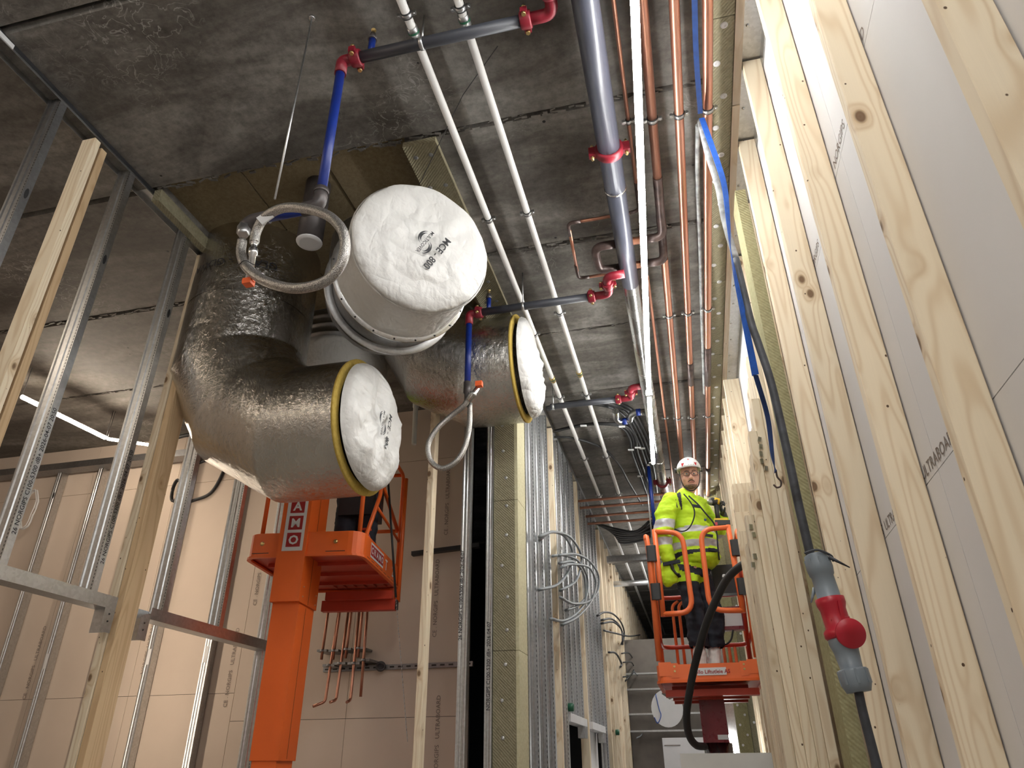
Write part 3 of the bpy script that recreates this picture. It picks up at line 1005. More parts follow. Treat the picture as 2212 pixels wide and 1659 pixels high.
ZP = 3.42
for k, X0 in enumerate((-1.055, -.775)):
    lab = ['left of the two long white plastic pipes under the ceiling', 'right of the two long white plastic pipes under the ceiling'][k]
    t = long_pipe('plastic_pipe', lab, [(X0, 1.0, ZP), (X0, 6.2, ZP), (X0, 14, ZP), (X0, 22, ZP)], .023, 'white_pipe', (2.14 + .03 * k, 3.74, 5.3 - .28 * k, 6.57, 8.3, 9.7, 11.5, 13.5))
    for yy in (2.24, 6.15 - .05 * k):
        t.part('coupling', MB().lathe([(-.03, .026), (-.03, .029), (.03, .029), (.03, .026)], (X0, yy, ZP), Y_, 16).lathe([(.03, .026), (.055, .027)], (X0, yy, ZP), Y_, 16), 'steel' if yy < 3 else 'brass', label='metal press coupling' if yy < 3 else 'brass coupling')
        t.part('coupling_ring', MB().lathe([(-.005, .031), (.006, .031)], (X0, yy, ZP), Y_, 16), 'green')
# slate main with red grooved coupling
XB, ZB = -.145, 3.28
t = Thing('sprinkler_main', 'thick slate coloured sprinkler main beside the LED tube', 'pipe', (XB, 1, ZB))
t.part('pipe', MB().tube([(XB, .5, ZB), (XB, 3.5, ZB)], .068, 24), 'big_pipe')
t.part('pipe', MB().tube([(XB, 3.5, ZB), (XB, 4.55, ZB)], .064, 24), 'big_pipe')
t.part('pipe', MB().tube([(XB, 4.55, ZB), (XB, 13, ZB)], .062, 24), 'zinc_pipe', label='bare zinc far length')
t.part('end_ring', MB().lathe([(-.006, .066), (-.006, .072), (.006, .072), (.006, .066)], (XB, 3.5, ZB), Y_, 24), 'shiny')
t.part('end_ring', MB().lathe([(-.006, .062), (-.006, .067), (.006, .067), (.006, .062)], (XB, 5.95, ZB), Y_, 24), 'shiny')
t.part('end_ring', MB().lathe([(-.006, .062), (-.006, .067), (.006, .067), (.006, .062)], (XB, 8.2, ZB), Y_, 24), 'shiny')


def grooved(t, c, ax, r, name='coupling'):
    """red two-part grooved coupling with bolts"""
    c, ax = Vector(c), Vector(ax).normalized()
    u, w = frame_of(ax)
    k = r
    o = t.part(name, MB().lathe([(-.028, r * 1.02), (-.028, r * 1.22), (-.02, r * 1.32), (.02, r * 1.32), (.028, r * 1.22), (.028, r * 1.02)], c, ax, 20)
               .obox(c + u * r * 1.45, (r * .42, .017, r * .5), u, ax).obox(c - u * r * 1.45, (r * .42, .017, r * .5), u, ax), 'red')
    for sg in (1, -1):
        cc_ = c + u * r * 1.55 * sg
        t.part('bolt', MB().cyl(cc_ - w * r * .95, cc_ + w * r * .95, .007, 8).lathe([(0, .012), (.012, .012)], cc_ + w * r * .6, w, 6).lathe([(0, .012), (.012, .012)], cc_ - w * r * .6, -w, 6), 'brass', parent=o)


grooved(t, (XB, 3.17, ZB), Y_, .066)
grooved(t, (XB, 9.0, ZB), Y_, .062)

# copper pipes
def copper_run(label, X0, r, segs, clamps, darks=()):
    t = Thing('copper_pipe', label, 'pipe', (X0, 1, 3.4), 'long copper pipes in the corridor')
    for s_ in segs:
        t.part('pipe', MB().tube(s_, r, 14), 'copper')
    for y in clamps:
        clamp_parts(t, (X0, y, 3.39), r)
    for d in darks:
        t.part('burnt_joint', MB().tube(d, r * 1.12, 14), 'copper_dark')
    return t


t = copper_run('thin copper pipe with a square outer loop left of the LED tube', -.012, .012,
               [[(-.012, .5, 3.39), (-.012, 3.8, 3.39)], [(-.012, 4.5, 3.39), (-.012, 13, 3.39)],
                [(-.08, 3.85, 3.36), (-.45, 3.85, 3.36)], [(-.51, 3.92, 3.36), (-.53, 4.40, 3.36)], [(-.48, 4.50, 3.36), (-.1, 4.5, 3.36)]], (3.08, 7.28, 10),
               [fillet([(-.012, 3.6, 3.39), (-.012, 3.85, 3.37), (-.10, 3.85, 3.36)], .05), fillet([(-.42, 3.85, 3.36), (-.51, 3.85, 3.36), (-.515, 3.98, 3.36)], .05),
                fillet([(-.53, 4.33, 3.36), (-.535, 4.5, 3.36), (-.45, 4.5, 3.36)], .05), fillet([(-.13, 4.5, 3.36), (-.012, 4.5, 3.38), (-.012, 4.62, 3.39)], .05)])
t = copper_run('thick copper pipe with a dark inner loop right of the LED tube', .128, .028,
               [[(.128, .5, 3.39), (.128, 3.62, 3.39)], [(.128, 4.45, 3.39), (.128, 13, 3.39)], [(.0, 4.08, 3.30), (-.26, 4.08, 3.30)], [(-.25, 4.36, 3.30), (.0, 4.36, 3.30)]], (3.1, 5.24, 7.31, 10),
               [fillet([(.128, 3.58, 3.39), (.128, 3.95, 3.39), (.128, 4.08, 3.30), (0.0, 4.08, 3.30)], .07), fillet([(-.2, 4.08, 3.30), (-.36, 4.08, 3.30), (-.36, 4.36, 3.30), (-.2, 4.36, 3.30)], .08),
                fillet([(-.05, 4.36, 3.30), (.12, 4.36, 3.30), (.128, 4.30, 3.43), (.128, 4.2, 3.46), (.128, 4.05, 3.47)], .05)])
copper_run('thick copper pipe second from the right wall', .283, .027, [[(.283, .5, 3.39), (.283, 13, 3.39)]], (3.1, 5.24, 7.33, 10), [[(.283, 6.1, 3.39), (.283, 6.55, 3.39)]])
copper_run('thick copper pipe nearest the right wall', .447, .028, [[(.447, .5, 3.39), (.447, 13, 3.39)]], (3.1, 5.22, 7.33, 10), [[(.447, 5.85, 3.39), (.447, 6.6, 3.39)], [(.447, 8.9, 3.39), (.447, 9.1, 3.39)]])
# cross copper
for k, (y, z) in enumerate(((9.30, 3.22), (9.42, 3.16), (10.0, 3.22), (10.16, 3.16))):
    t = Thing('copper_pipe', ['uppermost', 'second', 'third', 'lowest'][k] + ' of the copper pipes crossing the corridor', 'pipe', (-.7, y, z), 'copper pipes crossing the corridor')
    t.part('pipe', MB().cyl((-1.3, y, z), (-.02, y, z), .018, 10), 'copper')

# grey branch pipes with red fittings
for k, (y, x0, zb_, lab) in enumerate(((2.235, -1.385, 3.3, 'nearest dark grey sprinkler branch pipe with red grooved fittings'), (4.54, -1.37, 3.2, 'middle dark grey sprinkler branch pipe with red fittings'), (6.53, -1.2, 3.3, 'farthest dark grey sprinkler branch pipe with a red fitting'))):
    t = Thing('branch_pipe', lab, 'pipe', (-.9, y, zb_))
    x1 = -.45
    t.part('pipe', MB().cyl((x0 + .05, y, zb_), (x1, y, zb_), .031, 18), 'grey_pipe')
    grooved(t, (x1, y, zb_), X_, .034)
    t.part('elbow', MB().tube(fillet([(x1, y, zb_), (x1 + .14, y, zb_), (x1 + .14, y - .12, zb_)], .10, 8), .032, 16), 'red')
    grooved(t, (x1 + .14, y - .12, zb_), Y_, .034)
    t.part('elbow', MB().tube(fillet([(x1 + .14, y - .1, zb_), (x1 + .14, y - .22, zb_), (XB - .03, y - .23, zb_)], .08, 8), .032, 16), 'red')
    if k < 2:
        grooved(t, (x0 + .02, y, zb_), X_, .034)
        t.part('elbow', MB().tube(fillet([(x0, y, zb_), (x0 - .06, y, zb_), (x0 - .06, y, zb_ - .1)], .06, 6), .031, 16), 'red')
        t.part('drop_pipe', MB().cyl((x0 - .06, y, zb_ - .08), (x0 - .06, y, 2.33 if k == 0 else 2.56), .024, 16), 'blue', label='blue painted drop pipe')
        xs = x0 + .10
        t.part('sprinkler_stub', MB().cyl((xs, y, zb_), (xs, y, zb_ + .13), .018, 12), 'blue', label='blue upright sprinkler stub')
        t.part('reducer', MB().lathe([(0, .024), (.03, .02), (.05, .015)], (xs, y, zb_ + .12), Z_, 14), 'iron')
        t.part('sprinkler_head', MB().lathe([(0, .008), (.02, .012), (.022, .004), (.035, .004), (.036, .014), (.038, .014)], (xs, y, zb_ + .165), Z_, 10), 'brass')
    p = Vector(((-1.0, -.99, -1.12)[k], y, zb_))
    t.part('hanger_ring', MB().lathe([(-.01, .032), (-.01, .035), (.01, .035), (.01, .032)], p, X_, 18, caps=False), 'steel')
    t.part('hanger_rod', MB().cyl(p + Vector((0, 0, .033)), (p.x, p.y, H), .005, 8), 'steel')
# hanger rod of the hose loop
single('hanger_rod', MB().cyl((-1.58, 2.1, 3.53), (-1.60, 2.12, 2.27), .005, 8).lathe([(0, .016), (.02, .016)], (-1.58, 2.1, 3.51), Z_, 10), 'steel', 'thin threaded rod hanging from the ceiling to the hose loop', 'rod')

# elbow drops + braided hoses
t = Thing('sprinkler_hose', 'large braided steel hose loop hanging before the foil duct', 'hose', at(640, 625, Y=2.15))
Yh = 2.2
t.part('elbow', MB().tube(fillet([(-1.445, 2.235, 2.40), (-1.445, 2.235, 2.30), (-1.53, 2.235, 2.29)], .06), .033, 16).lathe([(0, .036), (.02, .036)], (-1.445, 2.235, 2.37), Z_, 16), 'iron')
t.part('pipe', MB().cyl((-1.50, 2.235, 2.29), (-1.73, 2.235, 2.285), .025, 16), 'blue', label='short blue horizontal pipe')
t.part('elbow', MB().tube(fillet([(-1.70, 2.235, 2.285), (-1.79, 2.235, 2.28), at(527, 492, Y=2.24)], .05), .031, 16), 'iron')
a, b = at(527, 490, Y=2.23), at(524, 515, Y=2.22)
t.part('nut', MB().lathe([(0, .03), (.05, .03), (.06, .024)], a, b - a, 6), 'steel')
hp = [at(523, 520, Y=2.2), at(521, 550, Y=2.2), at(535, 580, Y=2.18), at(575, 608, Y=2.15), at(640, 623, Y=2.12), at(705, 606, Y=2.1), at(741, 560, Y=2.08), at(742, 505, Y=2.08), at(712, 468, Y=2.1), at(660, 451, Y=2.12), at(610, 450, Y=2.15), at(572, 470, Y=2.18), at(554, 500, Y=2.2), at(549, 525, Y=2.2)]
t.part('hose', MB().tube(spline(hp, 8), .022, 16), 'braid')
a, b = at(554, 500, Y=2.2), at(542, 575, Y=2.2)
t.part('fitting', MB().lathe([(.02, .017), (.07, .018), (.075, .013), (.10, .013), (.105, .021), (.135, .021), (.14, .015), (.22, .015)], a, b - a, 12), 'shiny')
a = at(573, 470, Y=2.165)
t.part('tag', MB().obox(a, (.032, .003, .028), (1, .1, .8), (.1, -1, 0)), 'sticker_white', label='silver wrap-around tag')
a = at(540, 592, Y=2.2)
t.part('sprinkler_head', MB().lathe([(0, .02), (.02, .02), (.03, .012), (.06, .012)], a + Vector((0, 0, .03)), (-.1, 0, -1), 12), 'sticker_white')
t.part('plug', MB().obox(at(537, 610, Y=2.19), (.02, .018, .014)).obox(at(537, 606, Y=2.19), (.026, .01, .008)), 'orange_plug', label='bright orange plug')
t.part('tie', MB().tube(spline([at(515, 572, Y=2.17), at(530, 563, Y=2.15), at(552, 573, Y=2.17), at(600, 585, Y=2.2)]), .002, 6), 'rubber')
t = Thing('sprinkler_hose', 'smaller teardrop braided hose hanging before the second foil elbow', 'hose', at(950, 1010, Y=4.56))
a = Vector((-1.43, 4.54, 2.58))
t.part('coupling', MB().lathe([(0, .03), (.09, .03), (.1, .022), (.2, .02)], a, (0, 0, -1), 12), 'iron')
hp = [at(1015, 872, Y=4.54), at(1014, 920, Y=4.52), at(1004, 965, Y=4.50), at(985, 997, Y=4.48), at(955, 1012, Y=4.48), at(930, 995, Y=4.48), at(925, 960, Y=4.48), at(945, 925, Y=4.48), at(975, 898, Y=4.50), at(1003, 875, Y=4.48), at(1018, 850, Y=4.46)]
t.part('hose', MB().tube(spline(hp, 6), .020, 12), 'braid')
a, b = at(1012, 866, Y=4.47), at(1032, 838, Y=4.45)
t.part('fitting', MB().lathe([(0, .02), (.05, .02), (.055, .03), (.07, .03), (.075, .02), (.12, .02)], a, b - a, 12), 'shiny')
t.part('plug', MB().obox(at(1035, 830, Y=4.44), (.025, .02, .02)), 'orange_plug', label='bright orange plug')

single('thin_wire', MB().tube([at(1075, 100, Z=3.5), at(1000, 205, Z=3.5), at(905, 400, Z=3.22)], .0025, 5), 'black', 'hair-thin black wire slanting over the ceiling to the large white cover', 'wire')
# small grey elbow fitting with blue stubs beside main
pp = [at(1330, 888, Z=3.33), at(1331, 905, Z=3.33), at(1340, 912, Z=3.33), at(1362, 908, Z=3.33), at(1364, 895, Z=3.33), at(1373, 891, Z=3.33), at(1392, 890, Z=3.33)]
t = Thing('pipe_fitting', 'small S-shaped grey pipe fitting with blue bands beside the main', 'pipe', pp[0])
t.part('pipe', MB().tube(fillet(pp, .05), .036, 12), 'zinc_pipe')
t.part('band', MB().cyl(at(1344, 911, Z=3.33), at(1355, 909, Z=3.33), .038, 12), 'blue')
t.part('band', MB().cyl(at(1374, 891, Z=3.33), at(1384, 890, Z=3.33), .038, 12), 'blue')
a, b = at(1401, 1008, Y=8.3), at(1414, 1135, Y=8.3)
t = Thing('drop_pipe', 'slim blue drop pipe left of the worker', 'pipe', b)
t.part('pipe', MB().cyl(a, b, .022, 12), 'blue')
t.part('elbow', MB().tube(fillet([a, a + Vector((0, 0, .05)), a + Vector((.14, 0, .06))], .04), .022, 12), 'zinc_pipe')
single('conduit_rod', MB().cyl(a + Vector((-.04, 0, 0)), b + Vector((-.045, 0, -.2)), .008, 8), 'steel', 'thin steel rod hanging beside the slim blue drop pipe', 'rod')

# black cables across the ceiling
def crop6(pts, Z):
    return [at(1000 + a / 3.0714, 560 + b / 3.0714, Z=Z) for a, b in pts]


base = [(560, 1000), (650, 975), (800, 960), (950, 975), (1050, 1020), (1110, 1100), (1150, 1180), (1190, 1280), (1225, 1400), (1250, 1560)]
for k in range(4):
    pts = [Vector(p) for p in crop6(base, 3.44)]
    off = k * .04
    pts = [p + Vector((off * min(1, i / 4), -off * .4 * (i < 5), .008 * (k % 2))) for i, p in enumerate(pts)]
    single('ceiling_cable', MB().tube(spline(pts, 6), .016, 8), 'rubber', ORD[k] + ' black cable of the upper curved bundle under the ceiling', 'cable', 'curved ceiling cables')
base = [(600, 1145), (700, 1120), (850, 1095), (1000, 1100), (1070, 1130), (1110, 1200), (1120, 1280), (1170, 1420), (1220, 1560)]
for k in range(3):
    pts = [Vector(p) + Vector((k * .035 * min(1, i / 3), 0, .006 * (k % 2))) for i, p in enumerate(crop6(base, 3.44))]
    single('ceiling_cable', MB().tube(spline(pts, 6), .016, 8), 'rubber', ORD[k] + ' black cable of the middle curved bundle with white ties', 'cable', 'curved ceiling cables')
pts = crop6([(605, 1180), (720, 1185), (850, 1220), (950, 1270), (1040, 1370), (1100, 1480), (1190, 1630)], 3.42)
single('ceiling_cable', MB().tube(spline(pts, 6), .014, 8), 'rubber', 'single thin black cable sweeping below the two bundles', 'cable')
for k, p in enumerate(((800, 1105), (1055, 1110), (1115, 1265), (1160, 1250), (1190, 1255), (1175, 1440))):
    c_ = crop6([p], 3.40)[0]
    single('cable_tie', MB().obox(c_, (.035, .010, .008), (1, .2, 0), (0, 1, 0)), 'white_board', ORD[k] + ' white cable tie counted along the ceiling cables', 'tie', 'white cable ties')
for k in range(7):
    z = 3.25 - .02 * k
    pts = [(-1.25 + .05 * k, 10.6 + .1 * k, 3.3), (-.9, 10.7 + .05 * k, z - .05), (-.6 + .02 * k, 10.5, z - .15), (-.3, 10.2 + .04 * k, z - .05 * (k % 3)), (-.1, 9.9, 3.35)]
    single('ceiling_cable', MB().tube(spline(pts, 5), .022, 8), 'rubber', ORD[k] + ' slack black cable in the bundle behind the copper crossings', 'cable', 'slack cable bundle')
single('cable_tray', MB().box(-1.25, -.1, 12.0, 12.12, 3.05, 3.15), 'steel_dark', 'dark tray crossing the far corridor ceiling', 'tray')
t = Thing('air_duct', 'short flexible grey duct across the two white pipes far down the corridor', 'duct', (-1.0, 11.2, 3.0))
a, b = at(1325, 1262, Z=3.0), at(1400, 1258, Z=3.0)
t.part('pipe', MB().tube([a, b], .05, 14), 'steel')

# ================================================================== foil ducts
def duct(t, path, r, mat='foil', n=56, name='insulation', wob=.004, step=.06, seed=0):
    path = [Vector(p) for p in path]
    # rings between mitres, shaped by the mitre planes
    L = len(path)
    dirs = [(path[i + 1] - path[i]).normalized() for i in range(L - 1)]
    nrm = [dirs[0]] + [(dirs[i - 1] + dirs[i]).normalized() for i in range(1, L - 1)] + [dirs[-1]]
    side = None
    for i in range(L - 2):
        c_ = dirs[i].cross(dirs[i + 1])
        if c_.length > 1e-4:
            side = c_.normalized()
            break
    if side is None:
        side, _ = frame_of(dirs[0])
    vs, rings = [], 0
    for i in range(L - 1):
        d = dirs[i]
        w = side.cross(d)
        ks = max(2, int((path[i + 1] - path[i]).length / step))
        e_ = .012 / (path[i + 1] - path[i]).length
        tl = [0] + [e_] + [k / ks for k in range(1, ks)] + [1 - e_, 1]
        for k, tt in enumerate(tl):
            if i and k == 0:
                continue
            for j in range(n):
                a_ = 2 * math.pi * j / n
                q = side * math.cos(a_) * r + w * math.sin(a_) * r
                s0 = -q.dot(nrm[i]) / d.dot(nrm[i])
                s1 = -q.dot(nrm[i + 1]) / d.dot(nrm[i + 1])
                pa, pb = path[i] + q + d * s0, path[i + 1] + q + d * s1
                p = pa.lerp(pb, tt)
                nz = mn.noise(p * 5 + Vector((seed, 0, 0))) + .5 * mn.noise(p * 14 + Vector((seed, 3, 0)))
                vs.append(p + q.normalized() * nz * wob)
            rings += 1
    fs = [(a * n + j, a * n + (j + 1) % n, (a + 1) * n + (j + 1) % n, (a + 1) * n + j) for a in range(rings - 1) for j in range(n)]
    mb = MB().add(vs, fs, True)
    return t.part(name, mb, mat)


def cover(t, c, nrm_, r, skirt, bulge, sag, seed, parent=None, name='cover', up=None, crease=.02, n=72, fill=None, wobr=.012):
    """fabric cover: crumpled skirt going back along -n, crumpled face with bulge"""
    c, N = Vector(c), Vector(nrm_).normalized()
    U = Vector(N.cross(Z_)).normalized()
    V = U.cross(N)
    if V.z < 0:
        V = -V
    prof = [(-skirt + skirt * k / 6, 1.0) for k in range(7)] if skirt > 0 else []
    vs, rings = [], 0
    def ring(tt, rr, amp):
        for j in range(n):
            a = 2 * math.pi * j / n
            p = Vector((math.cos(a) * rr, math.sin(a) * rr, tt)) * 3.0 + Vector((seed, seed * 2, 0))
            nz = mn.noise(p) + .5 * abs(mn.noise(p * 2.3)) - .5 * abs(mn.noise(p * 5.1 + Vector((4, 4, 4))))
            rad = rr * r * (1 + (wobr * mn.noise(Vector((math.cos(a) * 4, math.sin(a) * 4, tt * 6 + seed))) if rr > .9 else 0))
            h = tt + nz * amp + sag * (1 - rr * rr) * (-math.sin(a) * rr)
            vs.append(c + U * math.cos(a) * rad + V * math.sin(a) * rad + N * h)
    for tt, rr in prof:
        ring(tt, rr, 0.0)
        rings += 1
    for rr, f in ((.99, .25), (.96, .55), (.9, .75), (.82, .87), (.73, .93), (.63, .97), (.53, .99), (.43, 1), (.33, 1), (.23, 1), (.13, 1), (.04, 1)):
        ring(bulge * f, rr, crease * min(1, (1 - rr) * 3.2))
        rings += 1
    fs = [(a * n + j, a * n + (j + 1) % n, (a + 1) * n + (j + 1) % n, (a + 1) * n + j) for a in range(rings - 1) for j in range(n)]
    fs.append(tuple((rings - 1) * n + j for j in range(n)))
    return t.part(name, MB().add(vs, fs, True), 'fabric', parent=parent), c, U, V, N


def cover_text(t, par, c, U, V, N, off, rot, s=1.0, pos=(0, 0), flipx=1, words=('MCE - 800', 'MULTICOVER'), depth=None):
    ca, sa = math.cos(rot), math.sin(rot)
    def fn(u0, v0, su=1.0):
        def f(u, v):
            u, v = (u + u0) * s, (v + v0) * s
            a, b = u * ca - v * sa + pos[0], u * sa + v * ca + pos[1]
            return c - U * a * flipx + V * b + N * off
        return f
    t.part('lettering', text_mb(words[0], .080, fn(.012, .128), .022), 'ink', parent=par, label='bold black print MCE - 800')
    t.part('lettering', text_mb(words[1], .040, fn(0, .0), .014), 'ink', parent=par, label='black print MULTICOVER')
    mb = MB()
    for sg in (1, -1):
        for rr in (.040, .054):
            pr = []
            for k in range(15):
                a = math.radians(20 + 145 * k / 14)
                th = .0062 * math.sin(math.pi * (k + .5) / 15) + .0012
                pr.append((math.cos(a) * rr * 1.25, math.sin(a) * rr, th))
            base = len(mb.v)
            f = fn(.034 * sg, .014 * sg)
            for x, y, th in pr:
                mb.v += [f(x * sg, (y - th) * sg), f(x * sg, (y + th) * sg)]
            for k in range(14):
                mb.f.append((base + 2 * k, base + 2 * k + 1, base + 2 * k + 3, base + 2 * k + 2))
                mb.s.append(False)
    t.part('emblem', mb, 'ink', parent=par, label='double swoosh emblem')


# elbow one: down through the ceiling, turning towards the corridor
rb = .75
T1 = rb * math.tan(math.radians(15))
ex = -2.98
M1 = Vector((ex, 3.95, 2.0 + rb - T1))
M2 = M1 + Vector((math.sin(math.radians(30)), 0, -math.cos(math.radians(30)))) * 2 * T1
M3 = M2 + Vector((math.sin(math.radians(60)), 0, -math.cos(math.radians(60)))) * 2 * T1
t = Thing('foil_duct', 'big crumpled foil insulated duct elbow, lower left, capped by a white cover', 'duct', (-2.5, 3.95, 1.55))
d1 = duct(t, [(ex, 3.95, H + .1), M1, M2, (M3.x, 3.95, 2.0), (-1.965, 3.95, 2.0)], .45, seed=1)
t.part('tape_seam', MB().lathe([(0, .452), (.07, .453)], (ex, 3.95, 2.98), Z_, 56, caps=False), 'foil', parent=d1)
t.part('insulation_rim', MB().lathe([(.0, .38), (.0, .452), (.018, .455), (.022, .39)], (-1.965, 3.95, 2.0), X_, 48, caps=False), 'yellow', label='yellow insulation rim')
cv, c_, U, V, N = cover(t, (-1.93, 3.95, 2.0), (1, -.02, 0), .43, 0, .10, .05, 3.3, crease=.045)
cover_text(t, cv, c_, U, V, N, .125, math.radians(-97), .76, (-.03, 0.0), flipx=1)
def onduct(u, v):
    a = math.radians(-88) + u / .45
    return Vector((ex + math.cos(a) * .462, 3.95 + math.sin(a) * .462, 3.22 + v))
t.part('lettering', text_mb('GLAVA - GLAVA', .09, lambda u, v: onduct(-u + .06, -v), .004), 'ink', parent=d1, label='upside-down print on the foil')

# elbow two
t = Thing('foil_duct', 'second foil duct elbow behind, its white cover turned to the corridor', 'duct', (-1.6, 5.04, 2.47))
rb2 = .60
T2 = rb2 * math.tan(math.radians(22.5) / 1)
ex2 = -1.93
A1 = Vector((ex2, 5.04, 2.93 + rb2 - rb2 * math.tan(math.radians(15))))
k2 = 2 * rb2 * math.tan(math.radians(15))
A2 = A1 + Vector((math.sin(math.radians(30)), 0, -math.cos(math.radians(30)))) * k2
A3 = A2 + Vector((math.sin(math.radians(60)), 0, -math.cos(math.radians(60)))) * k2
d2 = duct(t, [(ex2, 5.04, H + .1), A1, A2, (A3.x, 5.04, 2.93), (-1.125, 5.04, 2.93)], .45, seed=5)
t.part('insulation_rim', MB().lathe([(.0, .38), (.0, .452), (.018, .455), (.022, .39)], (-1.125, 5.04, 2.93), X_, 48, caps=False), 'yellow', label='yellow insulation rim')
cover(t, (-1.09, 5.04, 2.93), (1, 0, 0), .43, 0, .10, .06, 8.1, crease=.05)

# open branch with the large cover
N0 = Vector((.62, -.77, -.13)).normalized()
cf = Vector((-1.31, 3.17, 2.77))
t = Thing('flanged_duct', 'flanged steel duct end under the large round white cover', 'duct', (-1.7, 3.6, 2.5))
cv, c_, U, V, N = cover(t, cf, N0, .425, .42, .035, .02, 1.7, crease=.022, wobr=.02)
cover_text(t, cv, c_, U, V, N, .062, math.radians(-118), .76, (0.0, 0.0))
t.part('rope_hem', MB().lathe([(-.03, .428), (-.02, .436), (-.008, .428)], cf, N0, 48, caps=False), 'fabric', parent=cv)
fc = cf - N0 * .44
t.part('flange', MB().lathe([(.03, .405), (.03, .452), (.022, .456), (.016, .45), (.012, .41)], fc, N0, 64, caps=False), 'shiny')
t.part('flange', MB().lathe([(-.2, .405), (-.2, .452), (-.208, .456), (-.214, .45), (-.22, .41)], fc, N0, 64, caps=False), 'steel')
for k in range(20):
    a = k * math.tau / 20
    u, w = frame_of(N0)
    t.part('screw', MB().lathe([(0, .007), (.006, .004)], fc + (u * math.cos(a) + w * math.sin(a)) * .443 + N0 * .03, N0, 6), 'black')
dd = Vector((0, 0, 1))
back = fc - N0 * .42
t.part('duct_wall', MB().lathe([(-.34, .40), (.05, .40)], fc, N0, 48, caps=False), 'steel_dark')
t.part('riser', MB().tube([fc - N0 * .30, back + Vector((-.03, .04, .12)), back + Vector((-.05, .06, .55))], .40, 32), 'steel_dark')

# spiral duct behind
t = Thing('spiral_duct', 'dark vertical spiral duct behind the foil elbow, its end bagged in white', 'duct', (-2.83, 5.12, 2.4))
prof = []
z = 3.30
while z < H + .1:
    prof += [(z, .42), (z + .03, .42), (z + .038, .432), (z + .05, .432), (z + .058, .42)]
    z += .09
t.part('duct_wall', MB().lathe(prof, (-2.83, 5.12, 0), Z_, 40, caps=False), 'steel_dark')
cvp = [(2.36, .30), (2.38, .40), (2.42, .43), (2.6, .435), (2.9, .43), (3.27, .428), (3.31, .42)]
t.part('cover', MB().lathe(cvp, (-2.83, 5.12, 0), Z_, 40), 'fabric')
# small capped pipe
t = Thing('capped_pipe', 'small dark vertical pipe with a white end cap in the hose loop', 'pipe', (-2.2, 3.36, 2.9))
pc = at(668, 523, Y=3.3)
t.part('pipe', MB().cyl((pc.x, pc.y, pc.z), (pc.x, pc.y, H + .1), .085, 24), 'iron')
t.part('end_cap', MB().lathe([(-.012, .06), (-.008, .082), (0, .086)], pc, Z_, 24), 'white_board')

# ================================================================== right wall timber
gR = 'timber studs of the right wall'
for k, (y, lab) in enumerate(((1.12, 'out-of-focus timber stud cutting the top right corner'), (1.72, 'wide grained right wall stud with large knots, nearest fully seen'), (2.32, 'right wall stud second from the camera side, with nail marks'), (2.92, 'right wall stud third from the camera side, brightly edged'), (3.52, 'right wall stud beside the wool strip'), (4.12, 'right wall stud behind the leaning cable and wool strip'), (4.72, 'right wall stud just behind the plank pack top'))):
    if k in (0,):
        pass
    timber(.652, .752, y, y + .048, -C, H - .02, lab, gR)
    timber(.645, .6515, y + .001, y + .047, -C, H - .02, lab + ', its planed lighter edge', gR) if False else None
t = Thing('ceiling_track', 'steel plate track with screws above the right wall studs', 'track', (.7, 5, H))
t.part('channel', MB().box(.648, .756, -1, 10.0, H - .0085, H - .0005).box(.750, .756, -1, 10, H - .09, H), 'steel')
for k in range(30):
    for dx in (.665,):
        t.part('screw', MB().lathe([(0, .009), (.004, .009), (.008, .004)], (dx + random.uniform(0, .015), .9 + .3 * k + random.uniform(-.04, .04), H - .0088), (0, 0, -1), 8), 'shiny')
t = Thing('ceiling_batten', 'long pale wooden batten along the right ceiling edge', 'batten', (.62, 5, H))
for k in range(3):
    t.part('lath', MB().box(.602, .646, -1 + 4.2 * k, 3.19 + 4.2 * k, H - .05, H - .001), 'pine_y')
# wool batt strip
t = Thing('wool_batt', 'upright yellow-green wool batt edge beside the hanging cable', 'insulation', (.62, 3.65, -C))
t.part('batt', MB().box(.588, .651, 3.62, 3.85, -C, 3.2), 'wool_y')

# pack of vertical planks
gp = 'upright planks packed against the right wall'
tops = [(.62, 2.9), (.573, 2.35), (.53, 1.97), (.484, 1.72), (.437, 1.45), (.39, 1.28)]
XP = [.60, .552, .504, .456, .408]
TP = [2.42, 1.98, 1.70, 1.42, 1.22]
labs = ['against the wool batt', 'next to the wool batt', 'in the middle of the pack', 'last but one on the corridor side', 'shortest, on the corridor side']
for j in range(5):
    for i, x in enumerate(XP):
        dy = j * .115
        z1 = TP[i] - j * .04 - (.05 if (i + j) % 2 else 0)
        if i < 4 and j > 0 and False:
            continue
        timber(x - .047, x, 4.02 + dy, 4.12 + dy, -C, z1 + random.uniform(-.03, .03), 'front plank ' + labs[i] if j == 0 else ORD[j] + ' row plank ' + labs[i], gp, name='plank', cat='plank')
for i in range(9):
    y = 4.75 + i * .1 if i < 6 else 5.55 + .13 * (i - 6)
    timber(.36 + .012 * i, .75, y, y + .045, -C, 1.35 + .1 * (i % 3) + .06 * i, ORD[i] + ' board of the shaded stack beyond the plank pack', 'boards in the shaded stack', name='plank', cat='plank')
for i in range(8):
    y = 6.6 + i * .42
    timber(.60 - .0 * i, .75, y, y + .05, -C, 3.42, ORD[i] + ' shaded timber stud beyond the worker', 'far right timber studs')
